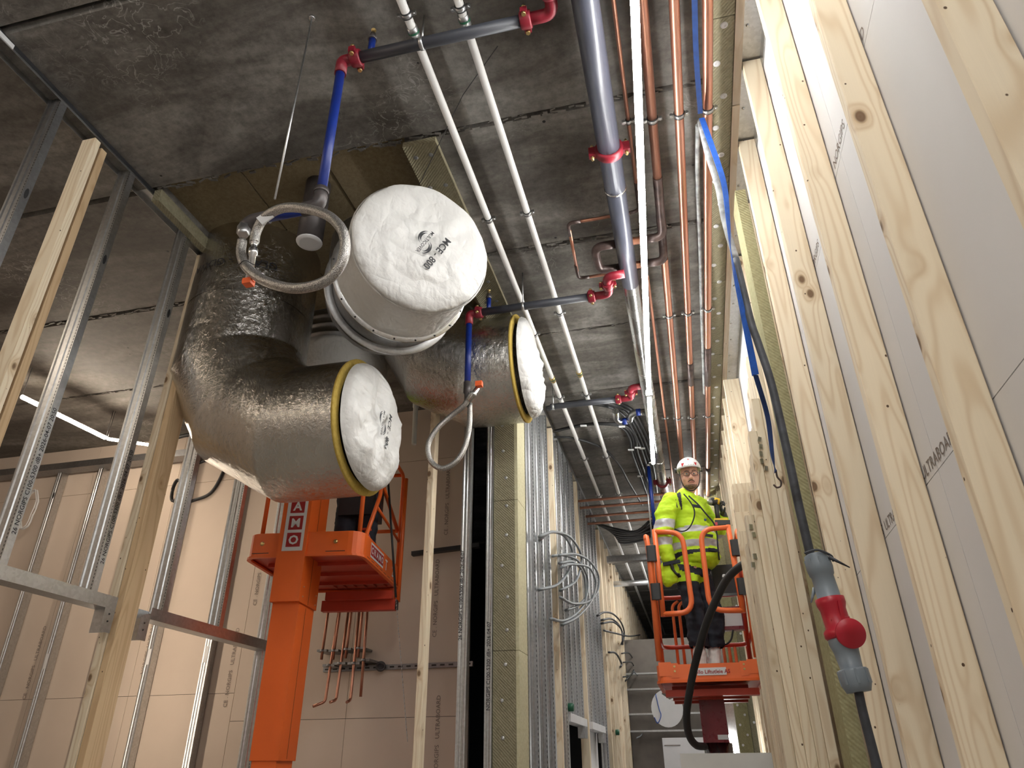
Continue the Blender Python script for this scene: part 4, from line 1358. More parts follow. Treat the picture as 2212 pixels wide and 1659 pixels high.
# hardware on pack
for k, (px, py, h) in enumerate(((1645, 980, .3), (1622, 1120, .14), (1624, 1183, .1))):
    p = at(px, py, Y=4.022)
    t = Thing('metal_bracket', ['long twisted strip of shiny brackets nailed on the plank pack', 'upper small shiny bracket on the plank pack edge', 'lower small shiny bracket on the plank pack edge'][k], 'bracket', p)
    mb = MB()
    for j in range(5 if k == 0 else 2):
        mb.obox(p + Vector((random.uniform(-.01, .01), -.01, (j - 1) * .045 - .05)), (.009, .005, .014), (1, .3, random.uniform(-.4, .4)), (-.3, 1, 0))
    t.part('strip', mb, 'shiny')

# wool columns at the far right
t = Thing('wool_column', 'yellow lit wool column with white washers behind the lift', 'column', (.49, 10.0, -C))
t.part('slab', MB().box(.40, .555, 10.0, 10.3, -C, 1.0), 'wool_y')  # yellow light on this column is put into its wool colour
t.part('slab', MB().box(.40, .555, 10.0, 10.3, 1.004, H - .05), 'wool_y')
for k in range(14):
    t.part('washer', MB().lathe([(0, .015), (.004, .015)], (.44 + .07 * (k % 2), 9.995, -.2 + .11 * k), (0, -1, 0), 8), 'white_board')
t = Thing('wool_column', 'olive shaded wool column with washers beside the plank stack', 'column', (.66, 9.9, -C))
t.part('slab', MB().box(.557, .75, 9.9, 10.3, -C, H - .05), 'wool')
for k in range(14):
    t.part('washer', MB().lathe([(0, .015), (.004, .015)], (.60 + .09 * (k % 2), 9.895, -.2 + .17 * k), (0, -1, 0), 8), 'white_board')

# far end items
t = Thing('wrapped_profile', 'shiny upright profile under film with a white top band behind the lift', 'profile', (.34, 9.2, -C))
t.part('profile', MB().box(.27, .36, 9.2, 9.28, -C, .72), 'steel')
t.part('top_band', MB().box(.265, .365, 9.19, 9.29, .68, .72), 'white_board')
led('led_tube', [(.31, 9.0, .02), (.27, 9.0, .32)], .018, 'led', 'short glaring LED tube leaning below the wrapped profile', False)
p = at(1441, 1530, Y=12)
t = Thing('white_disc', 'large white round disc with a notch hanging at the corridor end', 'panel', p)
pr = [(math.cos(a) * .235, math.sin(a) * .26) for a in [math.radians(100 + i * 12) for i in range(26)]] + [(.05, .12), (-.06, .2)]
t.part('sheet', MB().prism(pr, p, X_, Z_, (0, .01, 0)), 'white_board')
t.part('cord', MB().cyl(p + Vector((0, 0, .2)), (p.x, p.y, H), .003, 6), 'steel_dark')
t.part('marking', MB().box(p.x + .08, p.x + .18, p.y - .003, p.y - .001, p.z + .1, p.z + .105), 'ink_grey')
t.part('scribble', MB().tube(spline([p + Vector(v) for v in ((-.15, -.01, .2), (-.12, -.01, .0), (-.1, -.01, -.1), (-.16, -.01, -.2), (-.2, -.01, -.12))]), .006, 6), 'strap')
t = Thing('white_cabinet', 'white board leaning at the corridor end under dark shelves', 'cabinet', at(1470, 1650, Y=14))
a, b = at(1430, 1594, Y=14), at(1524, 1592, Y=14)
t.part('board', MB().box(a.x, b.x, 14, 14.1, -C, a.z), 'white_board')
t.part('opening', MB().box(a.x + .05, a.x + .22, 13.99, 14.0, -.3, a.z - .52), 'black')
t.part('marking', MB().box(a.x + .03, a.x + .3, 13.99, 14.0, a.z - .12, a.z - .11), 'ink_grey')
for k, z in enumerate((0.28, .56, .98, 1.25)):
    p = at(1428, 1659 - 0, Y=14.5)
    single('shelf_rail', MB().box(-1.3, .3, 14.5, 14.6, z + .3, z + .33), 'steel', ORD[k] + ' pale rail from the floor at the corridor end', 'rail', 'rails at the corridor end')
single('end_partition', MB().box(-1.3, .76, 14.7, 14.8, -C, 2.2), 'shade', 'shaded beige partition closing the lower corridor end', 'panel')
# foreground low box
t = Thing('board_stack', 'light grey board edge at the bottom with panels leaning beside it', 'board', (.2, 5.4, -C))
t.part('board', MB().box(-.17, .47, 5.4, 5.44, -C, .085), 'panel_grey')
t.part('leaning_panel', MB().obox((.52, 5.42, -.75), (.012, .05, .86), (1, 0, .0), (0, 1, 0)), 'white_board')
t.part('leaning_panel', MB().obox((.545, 5.42, -.77), (.010, .05, .86), (1, 0, .0), (0, 1, 0)), 'panel_grey')
t.part('corner_sheet', MB().prism([(-.09, 0), (.02, .05), (.02, .0)], (.50, 5.37, .08), X_, Z_, (0, .01, 0)), 'white_board')

# ================================================================== hanging cable with connectors, strap
Yc = 2.7
cp = [at(1512, 262, Z=3.36), at(1528, 330, Y=3.0), at(1550, 400, Y=2.96), at(1566, 480, Y=2.92), at(1590, 560, Y=2.85), at(1621, 690, Y=2.78), at(1637, 739, Y=2.76), at(1666, 828, Y=2.73), at(1701, 978, Y=Yc), at(1725, 1090, Y=Yc), at(1752, 1205, Y=Yc)]
t = Thing('power_cable', 'thick dusty black power cable hanging with a red and grey plug coupling', 'cable', at(1895, 1659, Y=Yc))
t.part('cable', MB().tube(spline(cp[:5], 10), .0155, 14), 'rubber_light', label='chalky upper length')
t.part('cable', MB().tube(spline(cp[4:], 10), .016, 14), 'rubber_dusty')
c0, c1 = at(1762, 1200, Y=Yc), at(1856, 1495, Y=Yc)
ax = (c1 - c0)
L = ax.length
an = ax.normalized()
pl = t.part('plug', MB().lathe([(0, .031), (.005, .040), (.05, .045), (.075, .041), (.08, .037), (.16, .039), (L * .36, .044)], c0 - an * .005, an, 28), 'cee_grey')
t.part('socket', MB().lathe([(L * .33, .042), (L * .335, .048), (L * .38, .048), (L * .42, .042), (L * .55, .042), (L * .575, .053), (L * .615, .053), (L * .63, .047)], c0, an, 28), 'cee_red', label='red coupling body')
t.part('plug', MB().lathe([(L * .60, .045), (L * .66, .047), (L * .72, .040), (L * .84, .035), (L * .845, .045), (L * .86, .048), (L * .95, .047), (L * 1.0, .038), (L * 1.0, .021)], c0, an, 28), 'cee_grey')
for k in range(8):
    a = k * math.tau / 8
    u, w = frame_of(an)
    q = u * math.cos(a) + w * math.sin(a)
    t.part('grip_rib', MB().obox(c0 + an * (L * .90) + q * .046, (.003, .022, .004), q, an), 'cee_grey', parent=pl)
    t.part('grip_rib', MB().obox(c0 + an * .03 + q * .041, (.003, .016, .004), q, an), 'cee_grey', parent=pl)
lc = at(1838, 1368, Y=Yc - .05)
ln = Vector((.12, -1, -.12)).normalized()
lid = t.part('lid', MB().lathe([(-.012, .044), (-.010, .047), (0, .048), (.004, .046), (.005, .0)], lc, ln, 36), 'cee_red', label='round red flap lid')
u = Vector((1, .1, 0)).normalized()
t.part('label_plate', MB().obox(lc + ln * .006 + Vector((-.006, 0, .022)), (.010, .0008, .010), (1, .1, -.1), ln), 'sticker_white', parent=lid, label='small white rating label')
t.part('hinge', MB().cyl(lc + Vector((-.05, .02, .048)), lc + Vector((.01, .015, .05)), .007, 10).obox(c0 + an * (L * .47) + Vector((.015, -.036, 0)), (.006, .008, .045), (1, 0, 0), ln), 'cee_red', parent=lid)
t.part('cable', MB().tube(spline([c1 - an * .01, at(1862, 1530, Y=Yc), at(1880, 1600, Y=Yc), at(1897, 1665, Y=Yc), at(1915, 1740, Y=Yc)], 8), .0145, 14), 'rubber_dusty')
t.part('tie', MB().tube(spline([at(1738, 1195, Y=Yc - .03), at(1765, 1188, Y=Yc - .05), at(1795, 1200, Y=Yc - .02), at(1800, 1212, Y=Yc)]), .004, 6).tube([at(1790, 1203, Y=Yc - .03), at(1836, 1226, Y=Yc - .03)], [.007, .002], 6), 'rubber_dusty', label='knotted rubber tie')
t.part('latch', MB().tube([at(1760, 1270, Y=Yc + .02), at(1752, 1302, Y=Yc + .02)], [.008, .003], 6), 'cee_grey')
# second grey cable on ceiling
single('ceiling_cable', MB().tube(spline([at(1508, 270, Z=3.42), at(1507, 400, Z=3.44), at(1513, 560, Z=3.44), at(1517, 700, Z=3.42), at(1522, 850, Z=3.42)], 8), .016, 10), 'rubber_light', 'dusty grey cable tied along the rightmost copper pipe', 'cable')

# blue strap
t = Thing('ratchet_strap', 'blue webbing strap hanging from the ceiling clamp with a steel hook', 'strap', at(1680, 1050, Y=3.0))
def ribbon(pts, w, dirs, th=.0015):
    mb = MB()
    vs = []
    for p, d in zip(pts, dirs):
        d = Vector(d).normalized() * w / 2
        nn_ = d.cross(Z_).normalized() * th if abs(d.normalized().z) < .9 else Y_ * th
        vs += [p - d - nn_, p + d - nn_, p + d + nn_, p - d + nn_]
    n = len(pts)
    fs = [(i * 4 + j, i * 4 + (j + 1) % 4, i * 4 + 4 + (j + 1) % 4, i * 4 + 4 + j) for i in range(n - 1) for j in range(4)]
    fs += [(3, 2, 1, 0), tuple((n - 1) * 4 + j for j in range(4))]
    return mb.add(vs, fs)


sp = spline([at(1500, -20, Z=3.3), at(1503, 100, Z=3.3), at(1508, 180, Z=3.32), at(1513, 245, Z=3.35)], 6)
t.part('webbing', ribbon(sp, .028, [(1, 0, 0)] * len(sp)), 'strap_dark')
sp = spline([at(1516, 255, Z=3.28), at(1553, 360, Y=2.84), at(1566, 410, Y=2.82), at(1573, 480, Y=2.80), at(1581, 560, Y=2.78), at(1610, 700, Y=2.8), at(1632, 810, Y=2.85)], 8)
t.part('webbing', ribbon(sp, .030, [(math.cos(i * .05), math.sin(i * .05) * .5, 0) for i in range(len(sp))]), 'strap')
sp = spline([at(1632, 810, Y=2.85), at(1658, 900, Y=3.0), at(1668, 980, Y=3.0), at(1675, 1020, Y=3.0)], 8)
t.part('webbing', ribbon(sp, .024, [(math.cos(i * .07), .5, 0) for i in range(len(sp))]), 'strap_dark')
hk = [at(1676, 1015, Y=3.0), at(1679, 1030, Y=3.0), at(1687, 1040, Y=3.0), at(1686, 1050, Y=3.0), at(1678, 1053, Y=3.0), at(1671, 1047, Y=3.0)]
t.part('hook', MB().tube(spline(hk, 6), .004, 8), 'copper_dark')

# ================================================================== mast lift in the shaft room
def rrect(u0, u1, v0, v1, r, n=5):
    out = []
    for cx_, cy_, a0 in ((u1 - r, v1 - r, 0), (u0 + r, v1 - r, 90), (u0 + r, v0 + r, 180), (u1 - r, v0 + r, 270)):
        for k in range(n + 1):
            a = math.radians(a0 + 90 * k / n)
            out.append((cx_ + math.cos(a) * r, cy_ + math.sin(a) * r))
    return out


th = math.radians(8.16)
LR, LF = Vector((math.cos(th), math.sin(th), 0)), Vector((-math.sin(th), math.cos(th), 0))
LA = Vector((-2.97, 4.8, 0))


def l1(u, v, z):
    return LA + LR * u + LF * v + Vector((0, 0, z))


def band_mb(O, R_, F_, u0, u1, v0, v1, r, z0, z1, th_=.004, gap=None):
    """rounded toe-board ring"""
    mb = MB()
    o_, i_ = rrect(u0, u1, v0, v1, r), rrect(u0 + th_, u1 - th_, v0 + th_, v1 - th_, r - th_)
    n = len(o_)
    vs = []
    for (a, b), (c_, d) in zip(o_, i_):
        vs += [O + R_ * a + F_ * b + Z_ * z0, O + R_ * a + F_ * b + Z_ * z1, O + R_ * c_ + F_ * d + Z_ * z1, O + R_ * c_ + F_ * d + Z_ * z0]
    fs = []
    for i in range(n):
        j = (i + 1) % n
        for k in range(4):
            fs.append((i * 4 + k, j * 4 + k, j * 4 + (k + 1) % 4, i * 4 + (k + 1) % 4))
    return mb.add(vs, fs, False)


t = Thing('mast_lift', 'orange mast lift with a lettered column and platform below the foil elbow', 'lift', l1(.11, .17, -C))
t.part('mast_head', MB().prism([(0, -.036), (.22, -.036), (.22, .34), (0, .34)], l1(0, 0, 1.085), LR, LF, (0, 0, 1.1)), 'orange')
ms = t.part('mast_section', MB().prism([(.008, .008), (.208, .008), (.208, .325), (.008, .325)], l1(0, 0, .06), LR, LF, (0, 0, 1.06)), 'orange')
t.part('mast_section', MB().prism([(.02, .02), (.192, .02), (.192, .31), (.02, .31)], l1(0, 0, -C + .25), LR, LF, (0, 0, 1.5)), 'orange')
t.part('seam', MB().prism([(0, 0), (.001, 0), (.001, .004), (0, .004)], l1(.2203, .15, 1.09), LR, LF, (0, 0, 1.05)), 'black', parent=None)
t.part('seam', MB().prism([(0, 0), (.001, 0), (.001, .004), (0, .004)], l1(.2083, .15, .07), LR, LF, (0, 0, 1.0)), 'black')
for v, z in ((.03, 1.13), (.03, 1.2), (.3, 1.12), (.3, 1.19)):
    t.part('rivet', MB().lathe([(0, .006), (.003, .004)], l1(.2202, v, z), LR, 8), 'steel')
t.part('base', MB().prism(rrect(-.25, .47, -.15, 1.3, .08), l1(0, 0, -C + .08), LR, LF, (0, 0, .25)), 'orange')
for u in (-.2, .42):
    for v in (.0, 1.1):
        t.part('wheel', MB().lathe([(-.04, .14), (.04, .14)], l1(u, v, -C + .14), LR, 20), 'rubber')
ZF = 1.425
t.part('toe_board', band_mb(LA, LR, LF, -.26, .645, -.02, 1.2, .11, ZF, 1.60), 'orange')
t.part('floor_tray', MB().prism(rrect(-.255, .64, -.015, 1.195, .10), l1(0, 0, ZF + .012), LR, LF, (0, 0, .01)), 'orange_d')
t.part('floor_rim', band_mb(LA, LR, LF, -.272, .657, -.03, 1.21, .115, ZF - .012, ZF + .004, .03), 'orange')
for v in (.25, .58, .9):
    t.part('floor_rib', MB().prism([(-.18, v), (.62, v), (.62, v + .015), (-.18, v + .015)], l1(0, 0, ZF - .015), LR, LF, (0, 0, .03)), 'orange_d')
for k in range(6):
    t.part('floor_rib', MB().prism([(.1 + .09 * k, .93), (.11 + .09 * k, .93), (.11 + .09 * k, 1.1), (.1 + .09 * k, 1.1)], l1(0, 0, ZF - .005), LR, LF, (0, 0, .02)), 'orange_d')
t.part('rear_beam', MB().prism([(.0, 1.05), (.655, 1.05), (.655, 1.12), (.0, 1.12)], l1(0, 0, 1.22), LR, LF, (0, 0, .09)), 'orange_d')
t.part('beam_cap', MB().prism([(.656, 1.052), (.668, 1.052), (.668, 1.118), (.656, 1.118)], l1(0, 0, 1.225), LR, LF, (0, 0, .08)), 'black')
t.part('rear_beam', MB().prism([(.05, .98), (.645, .98), (.645, 1.03), (.05, 1.03)], l1(0, 0, 1.30), LR, LF, (0, 0, .07)), 'orange_d')
for u in (-.13, .44):
    t.part('bolt', MB().lathe([(0, .016), (.006, .016), (.007, .009), (.012, .009)], l1(u, -.02, 1.52), -LF, 12), 'brass')
for k in range(8):
    t.part('slot', MB().prism([(0, 0), (.001, 0), (.001, .075), (0, .075)], l1(.6455, .14 + .125 * k, ZF + .010), LR, LF, (0, 0, .008)), 'black')
for u, w in ((-.17, .13), (.40, .15)):
    t.part('slot', MB().prism([(0, 0), (w, 0), (w, .001), (0, .001)], l1(u - .03, -.0215, ZF + .02), LR, LF, (0, 0, .005)), 'black')
# cage
R1 = .017
def rail(pts, r=R1, mat='orange', name='rail'):
    return t.part(name, MB().tube(fillet([l1(*p) for p in pts], .07), r, 12), mat)


rail([(.60, .04, 1.58), (.60, .04, 2.5)])
rail([(-.17, .04, 1.58), (-.17, .04, 2.5), (-.17, 1.15, 2.5), (-.17, 1.15, 1.5)])
rail([(.62, .14, 1.60), (.62, .45, 2.05), (.62, .45, 2.5), (.62, 1.17, 2.5), (.62, 1.17, 1.3)])
rail([(.655, 1.14, 1.3), (.655, 1.14, 2.45)], .02)
rail([(.60, .18, 2.32), (.60, 1.17, 1.95)])
rail([(.62, .35, 1.92), (.62, 1.17, 1.85)], .012)
rail([(-.17, 1.17, 1.95), (.62, 1.17, 1.95)])
rail([(-.17, .04, 2.05), (.0, .04, 2.35)])
rail([(-.17, 1.17, 2.5), (.62, 1.17, 2.5)])
rail([(.1, 1.15, 1.5), (.1, 1.15, 2.5)], .012, 'orange_d')
rail([(.35, 1.15, 1.5), (.35, 1.15, 2.5)], .012, 'orange_d')
t.part('control_box', MB().prism([(.25, .5), (.55, .5), (.55, .8), (.25, .8)], l1(0, 0, 1.9), LR, LF, (0, 0, .5)), 'black')
t.part('hasp', MB().tube([l1(.63, .20, 1.60), l1(.60, .22, 1.66)], .012, 8).obox(l1(.60, .22, 1.68), (.03, .02, .008)), 'orange_d')
# stickers
stk = t.part('sticker', MB().prism([(.035, 0), (.195, 0), (.195, .001), (.035, .001)], l1(0, -.0385, 1.455), LR, LF, (0, 0, .66)), 'sticker_white', label='white strip with red lettered squares')
for k, ch in enumerate('OMARC'):
    z = 1.537 + .132 * k
    if k > 4:
        break
    t.part('square', MB().prism([(.062, 0), (.172, 0), (.172, .001), (.062, .001)], l1(0, -.040, z - .052), LR, LF, (0, 0, .108)), 'sticker_red', parent=stk)
    t.part('lettering', text_mb(ch, .095, flat(l1(.117, -.0416, z), LR, Z_), .03), 'sticker_white', parent=stk, label='white letter ' + ch)
sd = t.part('sticker', MB().prism([(0, .22), (.001, .22), (.001, .60), (0, .60)], l1(.6465, 0, 1.462), LR, LF, (0, 0, .115)), 'sticker_white', label='side strip reading CRAMO')
for k, ch in enumerate('CRAMO'):
    v = .262 + .074 * k
    t.part('square', MB().prism([(0, v - .033), (.001, v - .033), (.001, v + .033), (0, v + .033)], l1(.648, 0, 1.478), LR, LF, (0, 0, .082)), 'sticker_red', parent=sd)
    t.part('lettering', text_mb(ch, .07, flat(l1(.6496, v, 1.519), LF, Z_), .03), 'sticker_white', parent=sd, label='white letter ' + ch)
for ch, v in (('T', .70), ('2', .93)):
    t.part('lettering', text_mb(ch, .12, flat(l1(.6466, v, 1.515), LF, Z_), .02), 'sticker_white', label='white marking ' + ch)
# chain beside the lift
cb = at(905, 1640, Y=5.6)
t = Thing('chain', 'thin bright chain hanging beside the orange platform', 'chain', cb)
for a, b, mt in ((at(838, 1030, Y=5.6), at(855, 1290, Y=5.6), 'rubber'), ):
    t.part('cord', MB().tube([a, b], .010, 8), mt, label='dark wound upper part')
pts = [at(855, 1290, Y=5.6), at(868, 1450, Y=5.6), at(880, 1600, Y=5.6)]
sp = spline(pts, 26)
mb = MB()
for i, p in enumerate(sp):
    mb.obox(p, (.004 if i % 2 else .0015, .0015 if i % 2 else .004, .008))
t.part('link', mb, 'steel', kind='stuff')

# ================================================================== mast lift in the corridor
YL = 6.3
def f1(x, y, Y=YL):
    return at(1360 + x / 2.372, 960 + y / 2.372, Y=Y)


xa, xb = f1(140, 1180).x, f1(692, 1180).x
zt, zb = f1(400, 1122).z, f1(400, 1212).z
O2 = Vector((0, 0, 0))
t = Thing('mast_lift', 'orange personnel lift carrying the worker in the corridor', 'lift', ((xa + xb) / 2, 6.7, -C))
YB = 7.25
t.part('toe_board', band_mb(O2, X_, Y_, xa, xb, YL, YB, .07, zb, zt), 'orange_bright')
t.part('floor_tray', MB().prism(rrect(xa + .004, xb - .004, YL + .004, YB - .004, .066), (0, 0, zb + .01), X_, Y_, (0, 0, .012)), 'orange_d')
t.part('floor_rim', band_mb(O2, X_, Y_, xa - .008, xb + .008, YL - .008, YB + .008, .075, zb - .006, zb + .014, .03), 'orange')
t.part('under_frame', MB().prism([(0, 0), (.0, .05), (.05, .05), (.06, .02), (.12, .02), (.13, 0)], (xa + .05, YL + .1, zb - .1), Y_, Z_, (xb - xa - .1, 0, 0)), 'orange_d')
t.part('under_frame', MB().box(xa + .1, xb - .12, YL + .26, YL + .34, zb - .115, zb - .01), 'orange_d')
t.part('under_frame', MB().box(xa + .1, xb - .12, YL + .55, YL + .62, zb - .12, zb - .01), 'orange_d')
for s_, x in ((1, xa), (-1, xb)):
    cb_ = t.part('corner_bracket', MB().box(x + s_ * .115, x + s_ * .175, YL - .004, YL - .0005, zb + .03, zt + .01).box(x + s_ * .02, x + s_ * .12, YL - .003, YL - .0005, zb + .045, zt + .02), 'orange_bright')
    for dz in (.05, .085):
        t.part('bolt', MB().lathe([(0, .009), (.005, .008)], (x + s_ * .145, YL - .004, zb + .03 + dz), -Y_, 8), 'brass', parent=cb_)
p = f1(420, 1163)
sk = t.part('sticker', MB().box(f1(345, 1163).x, f1(496, 1163).x, YL - .005, YL - .003, p.z - .028, p.z + .028), 'sticker_white', label='white hire company sticker')
t.part('lettering', text_mb('Follo Liftutleie AS', .040, flat((p.x, YL - .0062, p.z - .002), X_, Z_), .02), 'sticker_red', parent=sk, label='red print Follo Liftutleie AS')
R2 = .0225
def rail2(pts, r=R2, mat='orange_bright', name='rail', fr=.12, n=8):
    return t.part(name, MB().tube(fillet(pts, fr), r, n), mat)


YG = YL + .03
for nm, pts in (('left', [(128, 448), (268, 450), (326, 862), (172, 870)]), ('right', [(505, 425), (362, 436), (412, 852), (580, 850)])):
    P4 = [f1(a, b, YG) for a, b in pts]
    g_ = rail2([P4[0], P4[1], P4[2], P4[3]], R2, name='gate', fr=.14)
    t.part('upright', MB().tube([P4[0] + Vector((0, 0, .02)), P4[3] - Vector((0, 0, .02))], R2, 8), 'orange_bright', parent=g_)
rail2([f1(84, 470, YG), f1(100, 560, YG), f1(152, 1110, YG)], .024, name='corner_post')
rail2([f1(552, 440, YG), f1(578, 560, YG), f1(652, 1090, YG)], .024, name='corner_post')
for a, b in ((82, 470), (552, 440)):
    p = f1(a, b, YG)
    q = p + Vector((.0, .86, .0))
    rail2([p - Vector((0, 0, .04)), p, q, Vector((q.x, q.y, zt))], .022, fr=.09)
for x, y in ((112, 560), (135, 755), (545, 530), (580, 728)):
    p = f1(x, y, YG - .02)
    t.part('hinge_pad', MB().prism(rrect(-.042, .042, -.025, .03, .018), (p.x, p.y, p.z - .068), X_, Y_, (0, 0, .136)), 'black')
zr = f1(400, 955, YG).z
for z in (zr, zr + .45):
    rail2([Vector((xa + .03, YG + .02, z)), Vector((xa + .03, YB - .06, z)), Vector((xb - .03, YB - .06, z)), Vector((xb - .03, YG + .02, z))], .02, 'orange_d')
for x in (xa + .16, xa + .22, xa + .30, xa + .36):
    rail2([Vector((x, YB - .05, zt - .05)), Vector((x, YB - .05, zr + .38)), Vector((x + .06, YB - .05, zr + .42))], .014, fr=.05)
for x in (xb - .25, xb - .2, xb - .15):
    rail2([Vector((x, YB - .06, zt - .05)), Vector((x, YB - .06, zr))], .014)
rail2([Vector((xb - .06, YG + .05, zr + .5)), Vector((xb - .05, YB - .3, zt + .02))], .016, 'orange_d')
cbx = f1(500, 690, 7.0)
bx = t.part('control_box', MB().prism(rrect(-.14, .15, -.06, .06, .02), (cbx.x, cbx.y, cbx.z - .14), X_, Y_, (0, 0, .26)), 'black')
t.part('knob', MB().lathe([(0, .02), (.05, .014), (.07, .018)], (cbx.x - .03, cbx.y - .065, cbx.z), -Y_, 10), 'steel', parent=bx)
cb2 = f1(522, 900, 7.0)
bx = t.part('charger_box', MB().prism(rrect(-.10, .12, -.05, .05, .02), (cb2.x, cb2.y, cb2.z - .09), X_, Y_, (0, 0, .2)), 'maroon')
t.part('label_plate', MB().box(cb2.x - .08, cb2.x + .09, cb2.y - .054, cb2.y - .051, cb2.z - .06, cb2.z + .06), 'sticker_white', parent=bx)
t.part('lead', MB().tube(spline([f1(460, 1005, 6.9), f1(490, 1025, 6.9), f1(520, 1000, 6.9), f1(530, 950, 6.9)], 6), .008, 8), 'rubber')
# mast
ma, mb_ = f1(352, 1300, 6.6), f1(485, 1300, 6.6)
za, zc = ma.z + .03, f1(400, 1528, 6.6).z
t.part('mast_head', MB().box(ma.x + .02, mb_.x - .005, 6.6, 6.9, zc, za + .02).box(ma.x, ma.x + .02, 6.585, 6.9, zc - .01, za + .02), 'maroon')
t.part('mast_section', MB().lathe([(0, .115), (zc + C - .1, .115)], ((ma.x + mb_.x) / 2 + .01, 6.76, -C + .1), Z_, 24), 'zinc_pipe')
t.part('plate', MB().box(mb_.x - .09, mb_.x - .01, 6.594, 6.599, zc + .02, zc + .055), 'sticker_white')
t.part('base', MB().prism(rrect(-.3, .45, 6.35, 7.5, .08), (0, 0, -C + .08), X_, Y_, (0, 0, .25)), 'orange_bright')
for u in (-.3, .45):
    for v in (6.5, 7.35):
        t.part('wheel', MB().lathe([(-.03, .12), (.03, .12)], (u, v, -C + .12), X_, 20), 'rubber')
hp = [(700, 720, 4.9), (692, 668, 4.95), (672, 618, 5.0), (640, 600, 5.05), (580, 617, 5.15), (500, 690, 5.3), (430, 825, 5.45), (380, 960, 5.6), (330, 1150, 5.8), (302, 1300, 5.95), (292, 1400, 6.05), (305, 1490, 6.2), (340, 1540, 6.35), (385, 1548, 6.55)]
single('thick_hose', MB().tube(spline([f1(*p) for p in hp], 8), .028, 14), 'rubber', 'thick black hose arching from the planks down past the lift platform', 'hose')


# ================================================================== the worker
def capsule(mb, a, b, ra, rb, n=14):
    a, b = Vector(a), Vector(b)
    d = (b - a).normalized()
    pts, rs = [], []
    for k in range(5):
        s_ = k / 4 * math.pi / 2
        pts.append(a - d * ra * math.cos(s_) * 1.0)
        rs.append(max(.002, ra * math.sin(s_)))
    for k in range(5):
        s_ = (4 - k) / 4 * math.pi / 2
        pts.append(b + d * rb * math.cos(s_))
        rs.append(max(.002, rb * math.sin(s_)))
    return mb.tube(pts, rs, n)


def ell(mb, c, r, ax=None, n=16):
    c = Vector(c)
    if ax is not None and ax is globals().get('HX'):
        r = [q * HS for q in r]
    ax = ax or (X_, Y_, Z_)
    vs, fs = [], []
    m_ = 10
    for i in range(1, m_):
        for j in range(n):
            t_, p_ = math.pi * i / m_, 2 * math.pi * j / n
            vs.append(c + ax[0] * r[0] * math.sin(t_) * math.cos(p_) + ax[1] * r[1] * math.sin(t_) * math.sin(p_) + ax[2] * r[2] * math.cos(t_))
    top, bot = len(vs), len(vs) + 1
    vs += [c + ax[2] * r[2], c - ax[2] * r[2]]
    for i in range(m_ - 2):
        for j in range(n):
            fs.append((i * n + j, (i + 1) * n + j, (i + 1) * n + (j + 1) % n, i * n + (j + 1) % n))
    for j in range(n):
        fs.append((top, j, (j + 1) % n))
        fs.append((bot, (m_ - 2) * n + (j + 1) % n, (m_ - 2) * n + j))
    return mb.add(vs, fs, True)


def fuse(mb, voxel, smooth=3, disp=0.0, dscale=9.0, seed=0):
    """melt overlapping lumps into one continuous skin"""
    me = mb.mesh('fused', 'skin')
    ob = bpy.data.objects.new('fused', me)
    COL.objects.link(ob)
    r = ob.modifiers.new('r', 'REMESH')
    r.mode = 'VOXEL'
    r.voxel_size = voxel
    s_ = ob.modifiers.new('s', 'SMOOTH')
    s_.iterations = smooth
    s_.factor = .6
    dg = bpy.context.evaluated_depsgraph_get()
    e = bpy.data.meshes.new_from_object(ob.evaluated_get(dg))
    out = MB()
    out.v = [v.co.copy() for v in e.vertices]
    if disp:
        for i, v in enumerate(e.vertices):
            q = Vector((v.co.x * dscale, v.co.y * dscale, v.co.z * dscale * 1.9)) + Vector((seed, 0, 0))
            out.v[i] = v.co + v.normal * disp * (mn.noise(q) + .6 * abs(mn.noise(q * 2.1)) - .2)
    out.f = [tuple(p.vertices) for p in e.polygons]
    out.s = [True] * len(out.f)
    bpy.data.objects.remove(ob)
    bpy.data.meshes.remove(me)
    bpy.data.meshes.remove(e)
    return out


def split_faces(mb, fn):
    """share the faces of a garment out to parts by where they lie"""
    groups = {}
    for f in mb.f:
        c = Vector()
        for i in f:
            c += mb.v[i]
        c /= len(f)
        groups.setdefault(fn(c), []).append(f)
    out = {}
    for k, fl in groups.items():
        idx, q = {}, MB()
        for f in fl:
            for i in f:
                if i not in idx:
                    idx[i] = len(q.v)
                    q.v.append(mb.v[i])
            q.f.append(tuple(idx[i] for i in f))
            q.s.append(True)
        out[k] = q
    return out


def w1(x, y, Y=6.62):
    """spot measured in the worker close-up"""
    return at(1380 + x / 5.925, 960 + y / 5.925, Y=Y)


zfloor = zb + .022
shR, elR, wrR = w1(385, 725, 6.50), w1(300, 1130, 6.42), w1(395, 1500, 6.40)
shL, elL, wrL = w1(760, 780, 6.86), w1(1010, 1120, 6.98), w1(1085, 905, 6.80)
neck = w1(600, 640, 6.66)
chest, belly, hips = w1(600, 950, 6.68), w1(700, 1280, 6.68), w1(680, 1560, 6.70)
hpR, hpL = w1(600, 1640, 6.62), w1(760, 1640, 6.78)
knR, knL = f1(335, 870, 6.60), f1(432, 870, 6.74)
anR, anL = f1(365, 1125, 6.62), f1(432, 1125, 6.72)
anR.z = anL.z = zfloor + .09
hc = w1(650, 408, 6.60)       # middle of the head
hf = Vector((.10, -1, -.17)).normalized()
hs = Vector((0, 0, 1)).cross(hf).normalized() * -1
hu = hs.cross(hf) * -1
if hu.z < 0:
    hu = -hu
HS = 1.09
def hd(s_, f_, u_):
    return hc + (hs * s_ + hf * f_ + hu * u_) * HS


